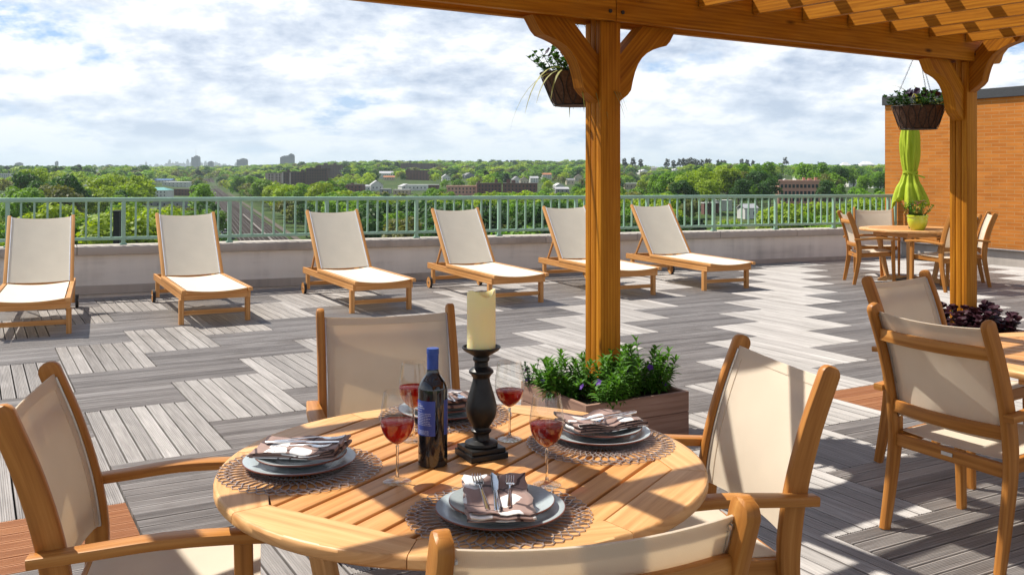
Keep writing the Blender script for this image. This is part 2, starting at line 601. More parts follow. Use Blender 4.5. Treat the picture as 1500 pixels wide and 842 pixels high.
for mm in range(-40, 41):
    for nn in range(-22, 23):
        ox, oy = mm + 2 * nn, mm - 2 * nn
        if abs(ox) > 34 or abs(oy) > 34: continue
        tile((2 + ox, -1 + oy), True)
        tile((0 + ox, 0 + oy), False)
deck = db.build('deck', [M['deck'], M['deck_new']]); tag(deck, kind='structure')
mb = MB()
mb.quad([(-12, -3, -.035), (12, -3, -.035), (12, 20, -.035), (-12, 20, -.035)])
# clip the sheet to the terrace outline: behind the parapet there is air
mb = MB()
e0, e1 = Vector((-12, wall_y(-12), -.035)), Vector((6.6, wall_y(6.6), -.035))
mb.quad([(-12, -3, -.035), (16, -3, -.035), e1 + Vector((9.4, 4, 0)), e1, e0], [(0, 0)] * 5)
tag(mb.build('roof_membrane', M['membrane']), kind='structure')

# ------------------------------------------------------------------ parapet wall with coping
WD = Vector((1, .464, 0)).normalized(); WN = Vector((-WD.y, WD.x, 0))


def wallpt(x, off=0.0, z=0.0):
    return Vector((x, wall_y(x), z)) + WN * off


def stucco(name, col):
    m, nt, out = mat(name)
    p = N(nt, 'ShaderNodeBsdfPrincipled', Roughness=.9); p.inputs['Specular IOR Level'].default_value = .15
    v = uvscaled(nt, 1, 1)
    a = noise(nt, v, .9, 5, .6); b = noise(nt, uvscaled(nt, .25, 3.2), 1.0, 4, .6)
    c = noise(nt, uvscaled(nt, 7, .6), 1.0, 3, .6)
    t = mth(nt, 'ADD', mth(nt, 'MULTIPLY', a, .4), mth(nt, 'MULTIPLY', b, .35)); t = mth(nt, 'ADD', t, mth(nt, 'MULTIPLY', c, .25))
    rp = ramp(nt, [(.34, tuple(k * .64 for k in col)), (.5, col), (.66, tuple(min(1, k * 1.12) for k in col))], t)
    nt.links.new(rp.outputs[0], p.inputs['Base Color'])
    nt.links.new(bump(nt, noise(nt, v, 60, 4), .2, .004), p.inputs['Normal'])
    nt.links.new(p.outputs[0], out.inputs[0])
    return m


M['stucco'] = stucco('parapet_stucco', (.80, .765, .71))
M['coping'] = stucco('coping_stone', (.50, .45, .40))
pw_t = thing('parapet_wall', 'low pale grey rendered parapet wall behind the loungers, under the green railing', 'wall', wallpt(0))


def local(o, p):
    return Vector(p) - o.location


mb = MB()
xa, xb = -9.0, 6.62
mb.prism([(0, -1.2), (.26, -1.2), (.26, .445), (0, .445)], local(pw_t, (wallpt(xa) + wallpt(xb)) / 2), WN, (0, 0, 1), wallpt(xb) - wallpt(xa))
b = mb.build('wall', M['stucco'], pw_t)
# true-length UVs for the long faces
mb = MB(); x = xa
while x < xb - .05:
    x2 = min(x + 1.35, xb)
    p0, p1 = local(pw_t, wallpt(x, .13, .498)), local(pw_t, wallpt(x2, .13, .498))
    d = (p1 - p0).normalized()
    mb.bar(p0 + d * .004, p1 - d * .004, .36, .102, WN, .012)
    x = x2
mb.build('coping', M['coping'], pw_t, 40)
mb = MB()
for i in range(10):
    x0 = xa + (xb - xa) * i / 10; x1 = xa + (xb - xa) * (i + 1) / 10
    mb.bar(local(pw_t, wallpt(x0, -.012, .05)), local(pw_t, wallpt(x1, -.012, .05)), .02, .1, WN, .003)
mb.build('flashing', M['coping'], pw_t)

# ------------------------------------------------------------------ railing
rl = thing('railing', 'long pale green metal railing with vertical balusters on top of the parapet', 'railing', wallpt(0))
OFF = .13
rx0, rx1 = -8.75, 6.6
mb = MB(); mb.sweep([local(rl, wallpt(rx0, OFF, 1.075)), local(rl, wallpt(rx1, OFF, 1.075))], crect(.055, .05, .018), WN)
mb.build('top_rail', M['rail'], rl, 50)
mb = MB(); mb.bar(local(rl, wallpt(rx0, OFF, .625)), local(rl, wallpt(rx1, OFF, .625)), .04, .035, WN, .004)
mb.build('bottom_rail', M['rail'], rl)
dx = 1.205 / 1.1025
xs = []
x = -4.50
while x - dx > rx0: x -= dx
while x < rx1: xs.append(x); x += dx
xs.append(rx1 - .03)
pm = bm_ = None
lm = MB()
for i, x in enumerate(xs):
    if pm is None:
        mb = MB(); mb.bar((0, 0, .548), (0, 0, 1.052), .045, .045, WN, .004)
        mb.box((0, 0, .556), (.075, .075, .015), .002, math.atan2(WD.y, WD.x))
        pm = mb.build('post', M['rail'], rl); pm.location = local(rl, wallpt(x, OFF))
        mb = MB(); mb.bar((0, 0, .642), (0, 0, 1.052), .022, .022, WN, .002)
        bm_ = mb.build('baluster', M['rail'], rl); first = True
    else:
        c = pm.copy(); COL.objects.link(c); c.location = local(rl, wallpt(x, OFF))
    if i + 1 < len(xs):
        nb = 8 if xs[i + 1] - x > .9 else max(1, round((xs[i + 1] - x) / dx * 9) - 1)
        for k in range(1, nb + 1):
            xx = x + (xs[i + 1] - x) * k / (nb + 1)
            if xx < -6.4:                      # past the frame: the rest of the balusters as one part
                q = local(rl, wallpt(xx, OFF)); lm.bar(q + Vector((0, 0, .642)), q + Vector((0, 0, 1.052)), .022, .022, WN, .002)
                continue
            if first:
                c = bm_; first = False
            else:
                c = bm_.copy(); COL.objects.link(c)
            c.location = local(rl, wallpt(xx, OFF))

if lm.v: tag(lm.build('baluster_run', M['rail'], rl), kind='stuff')
bm_.location = bm_.location
from mathutils import Quaternion
for o_ in (pw_t, rl):                      # the parapet falls slightly towards the right
    o_.rotation_mode = 'QUATERNION'; o_.rotation_quaternion = Quaternion(WN, math.atan(.085 / 10.9))
# ------------------------------------------------------------------ brick penthouse at the right
M['brick'] = brick_mat('orange_brick', (.46, .150, .024), (.54, .195, .034), (.47, .23, .08), .25, .055)
M['coping_dark'] = simple('dark_metal_coping', (.05, .052, .058), .45)
bk = thing('brick_building', 'orange brick building with dark metal roof edge at the right end of the terrace', 'building', (6.6, 16.4, 0))
mb = MB()
p0 = D2 * .32; p1 = D2 * -11.0
H0, H1 = .24, 2.57
for (a, b_) in ((p0, p1), (p0 + D1 * 8, p0)):
    L = (b_ - a).length
    mb.quad([a + Vector((0, 0, H0)), b_ + Vector((0, 0, H0)), b_ + Vector((0, 0, H1)), a + Vector((0, 0, H1))],
            [(0, H0), (L, H0), (L, H1), (0, H1)])
c0, c1 = p0 + D1 * 8, p1 + D1 * 8
mb.quad([p0 + Vector((0, 0, H1)), p1 + Vector((0, 0, H1)), c1 + Vector((0, 0, H1)), c0 + Vector((0, 0, H1))])
mb.quad([p1 + Vector((0, 0, H0)), c1 + Vector((0, 0, H0)), c1 + Vector((0, 0, H1)), p1 + Vector((0, 0, H1))], [(0, H0), (8, H0), (8, H1), (0, H1)])
mb.build('wall', M['brick'], bk)
mb = MB()
z = Vector((0, 0, 2.645)); mb.bar(p0 + z - D1 * .005 + D2 * .03, p1 + z - D1 * .005, .07, .15, D1, .004)
mb.bar(p0 + z + D2 * .005, c0 + z + D2 * .005, .07, .15, D2, .004)
mb.build('coping', M['coping_dark'], bk)
mb = MB()
zc = Vector((0, 0, .10)); mb.bar(p0 + zc - D1 * .02, p1 + zc - D1 * .02, .05, .27, D1, .01)
mb.build('base_curb', M['coping'], bk)
mb = MB(); zc = Vector((0, 0, .247)); mb.bar(p0 + zc - D1 * .05, p1 + zc - D1 * .05, .09, .02, D1, .004)
mb.build('flashing', M['metal'], bk)

# ------------------------------------------------------------------ pergola
C1P = Vector((.515, 5.47, 0))
SP = 3.60
pg = thing('pergola', 'large orange stained timber pergola of posts, beams, rafters and slats over the tables', 'pergola', C1P)
ZUP = Vector((0, 0, 1))
BB = 2.295                                # beam underside
BH = .235
DEEP = 5.0
posts = [P1D * 0, P1D * SP, P1D * -SP, P2D * -DEEP, P1D * SP - P2D * DEEP, P1D * -SP - P2D * DEEP]


def brace_poly(sg):
    pts = [(.19, 0), (.45, 0), (.40, -.075), (.372, -.10)]
    for i in range(1, 8):
        t = i / 8
        a = PI / 2 * t
        x = .372 + (.10 - .372) * t; y = -.10 + (-.372 + .10) * t
        bul = .075 * math.sin(PI * t)
        pts.append((x - bul * .707, y + bul * .707))
    pts += [(.10, -.372), (.075, -.40), (0, -.45), (0, -.19)]
    return [(sg * x, y) for x, y in pts]


for i, p in enumerate(posts):
    mb = MB()
    for k in (-1, 0, 1):
        q = p + P2D * k * .0485
        top = BB + BH if k == 0 else BB - .002
        mb.bar(q, q + ZUP * top, .142, .0445, P1D, .004)
    for k in (-.5, .5):
        q = p + P2D * k * .0485
        mb.bar(q, q + ZUP * (BB - .01), .126, .006, P1D, 0)
    po = mb.build('post', M['cedar'], pg, 40)
    near = i in (0, 1)
    if True:
        for sg in (-1, 1):
            if abs(p.dot(P1D)) > 3 and sg * p.dot(P1D) > 0: continue
            mb = MB()
            mb.prism(brace_poly(sg), p + P1D * sg * .071 + ZUP * (BB - .001), P1D, ZUP, P2D * .092, sw=sg)
            mb.build('brace', M['cedar'], pg)
        if abs(p.dot(P1D)) > 3:
            mb = MB()
            sg = -1 if i < 3 else 1
            mb.prism(brace_poly(sg), p + P2D * sg * .073 + ZUP * (BB + BH - .02), P2D, ZUP, P1D * .09, sw=sg)
            mb.build('brace', M['cedar'], pg)
# beams: two boards each side of the posts, the front ones butt-jointed over the middle post
tail = [(.0, 0), (.30, 0), (.33, .02), (.36, .075), (.42, .12), (.45, .16), (.45, BH), (.0, BH)]
for row in (0, -DEEP):
    for off in (-.0945, .0945):
        for (s0, s1) in ((-SP - .45, -.003), (.003, SP)):
            mb = MB()
            a = P1D * s0 + P2D * (row + off) + ZUP * (BB + BH / 2); b_ = P1D * s1 + P2D * (row + off) + ZUP * (BB + BH / 2)
            mb.bar(a, b_, .045, BH, P2D, .004)
            if s1 > 1:
                mb.prism(tail, P1D * s1 + P2D * (row + off) + ZUP * BB, P1D, ZUP, P2D * .045)
            mb.build('beam', M['cedar'], pg)
        mb = MB()
        for x in (-.045, .045, SP - .04, SP + .04):
            for zz_ in (.05, .17):
                sg = -1 if off < 0 else 1
                c = P1D * x + P2D * (row + off + sg * .0245) + ZUP * (BB + zz_)
                mb.tube([c, c + P2D * sg * .006], .011, 10)
        mb.build('bolt', M['dark_rubber'], pg)
RB = BB + BH - .10                         # rafters notched over the beams
t = .653 - 10 * .465
while t < SP + .3:
    mb = MB()
    y0, y1 = -DEEP - .35, .32
    # butt notched: underside drops between the beams
    poly = [(y0, .05), (y0 + .06, 0), (-DEEP - .125, 0), (-DEEP - .125, .10), (-DEEP + .125, .10), (-DEEP + .125, 0),
            (-.125, 0), (-.125, .10), (.125, .10), (.125, 0), (y1 - .06, 0), (y1, .05), (y1, .19), (y0, .19)]
    a = P1D * t + ZUP * RB
    mb.prism(poly, a, P2D, ZUP, P1D * .044, uvo=None)
    mb.f = mb.f; 
    # grain along the rafter
    uo, vo = rng.uniform(0, 40), rng.uniform(0, 40)
    n = len(poly)
    for fi in (0, 1):
        pp = poly[::-1] if fi == 0 else poly
        mb.uv[fi] = [(uo + x, vo + y) for x, y in pp]
    mb.build('rafter', M['cedar'], pg)
    t += .465
y = .12
while y > -DEEP - .3:
    mb = MB()
    a = P2D * y + ZUP * (RB + .19 + .0205)
    mb.bar(a + P1D * (-SP - .62), a + P1D * (SP + .42), .07, .04, P2D, .003)
    mb.build('slat', M['cedar'], pg)
    y -= .45
# ------------------------------------------------------------------ dining chair (faces local +Y, origin between the rear feet)
def bez(pts, n):
    """Catmull-Rom through pts"""
    out = []
    P = [Vector(p) for p in pts]
    P = [P[0] * 2 - P[1]] + P + [P[-1] * 2 - P[-2]]
    for i in range(1, len(P) - 2):
        for k in range(n):
            t = k / n
            a, b, c, d = P[i - 1], P[i], P[i + 1], P[i + 2]
            out.append(.5 * ((2 * b) + (c - a) * t + (2 * a - 5 * b + 4 * c - d) * t * t + (3 * b - a - 3 * c + d) * t ** 3))
    out.append(P[-2])
    return out


def sheet(mb, rows, th=.0025, mi=0, nrm=None):
    """grid of points (rows of columns) -> closed thin sheet"""
    nr, nc = len(rows), len(rows[0])
    rows = [[Vector(p) for p in r] for r in rows]
    base = len(mb.v)
    ns = []
    for i in range(nr):
        for j in range(nc):
            du = rows[min(i + 1, nr - 1)][j] - rows[max(i - 1, 0)][j]
            dv = rows[i][min(j + 1, nc - 1)] - rows[i][max(j - 1, 0)]
            ns.append(du.cross(dv).normalized())
    for sg in (.5, -.5):
        for i in range(nr):
            for j in range(nc):
                mb.v.append(tuple(rows[i][j] + ns[i * nc + j] * th * sg))
    U = [[(rows[0][0] - rows[0][j]).length for j in range(nc)] for i in range(nr)]
    V = [0.0]
    for i in range(1, nr): V.append(V[-1] + (rows[i][nc // 2] - rows[i - 1][nc // 2]).length)
    def idx(s_, i, j): return base + s_ * nr * nc + i * nc + j
    for s_ in (0, 1):
        for i in range(nr - 1):
            for j in range(nc - 1):
                mb.f.append((idx(s_, i, j), idx(s_, i, j + 1), idx(s_, i + 1, j + 1), idx(s_, i + 1, j)))
                mb.uv.append([(U[i][j], V[i]), (U[i][j + 1], V[i]), (U[i][j + 1], V[i + 1]), (U[i][j], V[i + 1])]); mb.m.append(mi)
    edge = [(i, 0, i + 1, 0) for i in range(nr - 1)] + [(nr - 1, j, nr - 1, j + 1) for j in range(nc - 1)] + \
           [(i + 1, nc - 1, i, nc - 1) for i in range(nr - 1)] + [(0, j + 1, 0, j) for j in range(nc - 1)]
    for (a, b, c, d) in edge:
        mb.f.append((idx(0, a, b), idx(0, c, d), idx(1, c, d), idx(1, a, b)))
        mb.uv.append([(0, 0), (.01, 0), (.01, .01), (0, .01)]); mb.m.append(mi)


STILE = [(0, -.035, 0), (0, .0, .18), (0, .028, .38), (0, .012, .56), (0, -.035, .74), (0, -.098, .905)]
STP = bez(STILE, 5)


def stile_at(z):
    for a, b in zip(STP, STP[1:]):
        if a.z <= z <= b.z:
            return a + (b - a) * ((z - a.z) / (b.z - a.z))
    return STP[-1]


def make_chair(label, loc, rz, group):
    t = thing('dining_chair', label, 'chair', loc, rz, group)
    X = .258
    for sg in (-1, 1):
        mb = MB()
        path = [p + Vector((sg * X, 0, 0)) for p in STP]
        tip = path[-1]; d = (path[-1] - path[-2]).normalized()
        path += [tip + d * .010, tip + d * .018, tip + d * .022]
        sc = [(1, .78 + .5 * min(1, i / 12) * (1 - .25 * max(0, (i - 14) / 11))) for i in range(len(STP))]
        last = sc[-1][1]
        sc += [(.98, last * .86), (.9, last * .6), (.6, last * .25)]
        mb.sweep(path, crect(.030, .052, .007), (1, 0, 0), 0, sc)
        mb.build('back_post', M['teak_chair'], t, 35)
    for sg in (-1, 1):                     # front legs
        mb = MB()
        mb.sweep([(sg * .272, .455, 0), (sg * .272, .445, .3), (sg * .272, .44, .566)], crect(.032, .045, .005), (1, 0, 0), 0, [.86, 1, 1])
        mb.build('leg', M['teak_chair'], t, 35)
    for sg in (-1, 1):                     # arms
        mb = MB()
        ap = bez([(sg * .293, -.035, .572), (sg * .296, .1, .583), (sg * .30, .25, .595), (sg * .297, .40, .592), (sg * .285, .515, .580)], 4)
        sc = [(.78 + .28 * math.sin(PI * min(1, i / (len(ap) - 1) * .9)), 1) for i in range(len(ap))]
        d = (ap[-1] - ap[-2]).normalized()
        ap += [ap[-1] + d * .008, ap[-1] + d * .013]; sc += [(.75, .8), (.5, .45)]
        mb.sweep(ap, crect(.056, .026, .008), (1, 0, 0), 0, sc)
        mb.build('armrest', M['teak_chair'], t, 35)
    # seat frame
    mb = MB()
    for sg in (-1, 1):
        mb.bar((sg * .236, .035, .372), (sg * .236, .47, .395), .024, .055, (1, 0, 0), .004)
    mb.bar((-.224, .462, .385), (.224, .462, .385), .026, .055, (0, 1, 0), .004)
    mb.bar((-.242, .026, .362), (.242, .026, .362), .026, .052, (0, 1, 0), .004)
    mb.bar((-.224, .25, .362), (.224, .25, .362), .05, .02, (0, 1, 0), .004)
    mb.build('seat_frame', M['teak_chair'], t)
    mb = MB(); mb.box((0, .0115, .366), (.05, .003, .014), .0005); mb.build('maker_plate', M['metal'], t)
    # seat sling
    rows = []
    for i in range(7):
        v = i / 6
        rows.append([((u - .5) * .452, .035 + v * .445, .402 + v * .02 - .016 * (1 - (2 * u - 1) ** 2) * math.sin(PI * min(1, .15 + v * .8)))
                     for u in [k / 8 for k in range(9)]])
    mb = MB(); sheet(mb, rows, .003); mb.build('seat', M['sling'], t, 60)
    # back sling between the posts, dipping a little at the top edge
    rows = []
    for i in range(13):
        v = i / 12
        r = []
        for k in range(13):
            u = k / 12
            sag = 1 - (2 * u - 1) ** 2
            z = .462 + v * .432 - .012 * sag * v ** 4
            p = stile_at(z)
            r.append(((u - .5) * .484, p.y + .008 - .026 * sag, z))
        rows.append(r)
    mb = MB(); sheet(mb, rows, .0025); bk_ = mb.build('backrest', M['sling'], t, 60)
    # doubled hems along the top and the sides
    mb = MB()
    off = [[Vector(p) + Vector((0, .0024, .0004)) for p in r] for r in rows]
    top = [[a + (b - a) * .18 for a, b in zip(off[11], off[12])], off[12]]
    sheet(mb, top, .002)
    for c0, c1 in ((0, 1), (12, 11)):
        sheet(mb, [[r[c0], r[c0] + (r[c1] - r[c0]) * .75] for r in off[:12]], .002)
    for part in (mb,): pass
    mb.build('hem', M['sling'], t, 60)
    for sg in (-1, 1):                     # metal channel that grips the fabric
        mb = MB()
        pth = [Vector((sg * .2405, stile_at(z).y + .008, z)) for z in [.458 + .0355 * i for i in range(13)]]
        mb.sweep(pth, crect(.007, .016, .002), (1, 0, 0))
        for z in (.50, .60, .70, .80, .875):
            c = Vector((sg * .236, stile_at(z).y - .001, z)); mb.tube([c, c + Vector((-sg * .004, 0, 0))], .005, 6)
        mb.build('fabric_channel', M['metal'], t, 35)
    # two bowed rails behind the sling
    for zc, hh in ((.800, .048), (.505, .05)):
        mb = MB()
        y0 = stile_at(zc).y - .012
        pth = bez([(-.246, y0, zc), (-.12, y0 - .030, zc), (0, y0 - .038, zc), (.12, y0 - .030, zc), (.246, y0, zc)], 3)
        mb.sweep(pth, crect(hh, .020, .006), (0, 0, 1))
        mb.build('back_rail', M['teak_chair'], t, 35)
    return t


def face(fx, fy):
    return math.atan2(-fx, fy)


# ------------------------------------------------------------------ round slatted table
TH = .70; TR = .633


def arc_pts(r, a0, a1, n):
    return [(r * math.cos(a0 + (a1 - a0) * i / n), r * math.sin(a0 + (a1 - a0) * i / n)) for i in range(n + 1)]


def make_table(label, loc, rz, group):
    """local X is the slat direction"""
    t = thing('round_table', label, 'table', loc, rz, group)
    VR = .545
    th = .030
    oct_ = [(VR * math.cos(R(22.5 + 45 * i)), VR * math.sin(R(22.5 + 45 * i))) for i in range(8)]
    for i in range(8):                     # rim segments, chord inside, arc outside
        a0, a1 = R(22.5 + 45 * i), R(67.5 + 45 * i)
        g = .0011
        out_ = arc_pts(TR, a0 + g / TR, a1 - g / TR, 10)
        p0, p1 = Vector((*oct_[i], 0)), Vector((*oct_[(i + 1) % 8], 0))
        d = (p1 - p0).normalized()
        q0, q1 = p0 + d * g, p1 - d * g
        mb = MB()
        mid = (a0 + a1) / 2
        tx = Vector((-math.sin(mid), math.cos(mid), 0)); rx = Vector((math.cos(mid), math.sin(mid), 0))
        # loops: bottom, side-low, side-high, top with rounded outer edge
        def ring(inset, z):
            o = []
            for (x, y) in out_:
                l = math.hypot(x, y); o.append(Vector((x * (l - inset) / l, y * (l - inset) / l, z)))
            return o + [Vector((q1.x, q1.y, z)), Vector((q0.x, q0.y, z))]
        lev = [ring(.006, TH - th), ring(.0, TH - th + .006), ring(.0, TH - .008), ring(.0025, TH - .0025), ring(.008, TH)]
        uo, vo = rng.uniform(0, 40), rng.uniform(0, 40)
        nn = len(lev[0])
        def uvp(p, k=0): return (uo + p.dot(tx), vo + p.dot(rx) + k)
        mb.quad(lev[0][::-1], [uvp(p) for p in lev[0][::-1]])
        mb.quad(lev[-1], [uvp(p) for p in lev[-1]])
        for a, b in zip(lev, lev[1:]):
            for k in range(nn):
                j = (k + 1) % nn
                mb.quad([a[k], a[j], b[j], b[k]], [uvp(a[k], a[k].z), uvp(a[j], a[j].z), uvp(b[j], b[j].z), uvp(b[k], b[k].z)])
        bmv = mb.build('rim_segment', M['teak'], t)
        bm = bmesh.new(); bm.from_mesh(bmv.data); bmesh.ops.remove_doubles(bm, verts=bm.verts, dist=1e-5)
        for f in bm.faces: f.smooth = True
        for e in bm.edges:
            if len(e.link_faces) == 2 and e.calc_face_angle(0) > R(50): e.smooth = False
        bm.to_mesh(bmv.data); bm.free()
    ap = VR * math.cos(R(22.5))
    ns = 13; pitch = 2 * ap / ns
    for i in range(ns):
        y0 = -ap + i * pitch + .005; y1 = y0 + pitch - .010
        def xmax(y):
            y = abs(y); k = VR * math.sin(R(22.5))
            return ap - .002 if y <= k else ap - .002 - (y - k)
        mb = MB()
        z0, z1 = TH - .024, TH - .0015
        c = .002
        uo, vo = rng.uniform(0, 40), rng.uniform(0, 40)
        prof = [(y0, z0), (y0, z1 - c), (y0 + c, z1), (y1 - c, z1), (y1, z1 - c), (y1, z0)]
        A = [Vector((-xmax(y), y, z)) for y, z in prof]; B = [Vector((xmax(y), y, z)) for y, z in prof]
        for q in range(6):
            r = (q + 1) % 6
            mb.quad([A[q], A[r], B[r], B[q]], [(uo + A[q].x, vo + A[q].y + A[q].z), (uo + A[r].x, vo + A[r].y + A[r].z), (uo + B[r].x, vo + B[r].y + B[r].z), (uo + B[q].x, vo + B[q].y + B[q].z)])
        mb.quad(A, [(uo, vo)] * 6); mb.quad(B[::-1], [(uo, vo)] * 6)
        mb.build('table_slat', M['teak_slat'], t)
    # frame under the slats, four legs, crossed feet
    mb = MB()
    for sg in (-1, 1):
        mb.bar((-.30, sg * .30, TH - .062), (.30, sg * .30, TH - .062), .028, .07, (0, 1, 0))
        mb.bar((sg * .314, -.314, TH - .064), (sg * .314, .314, TH - .064), .028, .07, (1, 0, 0))
    mb.bar((0, -.5, TH - .042), (0, .5, TH - .042), .07, .03, (1, 0, 0))
    mb.build('apron', M['teak'], t)
    for sx in (-1, 1):
        for sy in (-1, 1):
            mb = MB(); mb.bar((sx * .20, sy * .20, .05), (sx * .285, sy * .285, TH - .03), .05, .05, (1, 0, 0), .006)
            mb.build('leg', M['teak'], t, 35)
    for k, (sx, sy) in enumerate(((1, 1), (1, -1))):
        mb = MB()
        z = .024 + .022 * 0
        L_ = .40
        d = Vector((sx, sy, 0)).normalized(); n = Vector((-d.y, d.x, 0))
        poly = [(-L_, 0), (-L_ + .09, 0), (-L_ + .12, .012), (L_ - .12, .012), (L_ - .09, 0), (L_, 0), (L_, .03), (.3, .075), (-.3, .075), (-L_, .03)]
        if k == 0:
            mb.prism(poly, (0, 0, 0), d, ZUP, n * .055)
        else:
            pr = [(x, y) for x, y in poly if x < 0]
            pl = [(-L_, 0), (-L_ + .09, 0), (-L_ + .12, .012), (-.0285, .012), (-.0285, .075), (-.3, .075), (-L_, .03)]
            mb.prism(pl, (0, 0, 0), d, ZUP, n * .055)
            mb.prism([(-x, y) for x, y in pl][::-1], (0, 0, 0), d, ZUP, n * .055)
        mb.build('foot', M['teak'], t)
    return t


T1 = Vector((-.127, 2.55, 0)); T2 = Vector((2.50, 3.95, 0)); T3 = Vector((5.2, 12.6, 0))
TG = 'round slatted teak tables'
table = make_table('round slatted teak table laid for four with wine, plates and a candle', T1, R(60), TG)
tb2 = copy_tree(table); tb2.location = T2; tb2.rotation_euler.z = R(-38)
tb2['label'] = 'bare round slatted teak table cut off by the right edge of the photo'
tb3 = copy_tree(table); tb3.location = T3; tb3.rotation_euler.z = R(20)
tb3['label'] = 'round slatted teak table under the closed lime umbrella, carrying the lime flower pot'

CG = 'teak armchairs with cream sling seats'
chairs = [
    ('teak sling armchair left of the laid table, cut off by the photo edge', (-1.205, 2.485), (.97, .25)),
    ('teak sling armchair on the far side of the laid table, behind the wine bottle', (-.49, 3.80), (.27, -.96)),
    ('teak sling armchair right of the laid table, shadow stripe on its cream back', (.78, 2.915), (-.97, -.24)),
    ('teak sling armchair nearest the camera, only the top of its back showing', (.13, 1.56), (-.30, .955)),
    ('teak sling armchair seen from behind at the bare table by the right photo edge', (1.625, 3.715), (.885, .465)),
    ('teak sling armchair behind the bare table, in front of the dark purple plants', (2.04, 5.03), (.58, -.81)),
    ('teak sling armchair left of the umbrella table, turned sideways', (4.36, 12.56), (.985, -.1)),
    ('teak sling armchair on the far side of the umbrella table, against the railing', (5.15, 13.75), (-.25, -.97)),
    ('teak sling armchair at the umbrella table, half hidden behind the second timber post', (5.42, 11.62), (-.45, .89)),
    ('teak sling armchair right of the second timber post with bright sunlit back', (6.05, 12.25), (-.93, .30)),
]
base = None
for lab, (x, y), (fx, fy) in chairs:
    f = Vector((fx, fy)).normalized()
    # the measured points are the tops of the back posts, which lean .1 behind the rear feet
    loc = (x + f.x * .06, y + f.y * .06, 0)
    if base is None:
        base = make_chair(lab, loc, face(f.x, f.y), CG); c = base
    else:
        c = copy_tree(base); c.location = loc; c.rotation_euler.z = face(f.x, f.y)
    c['label'] = lab

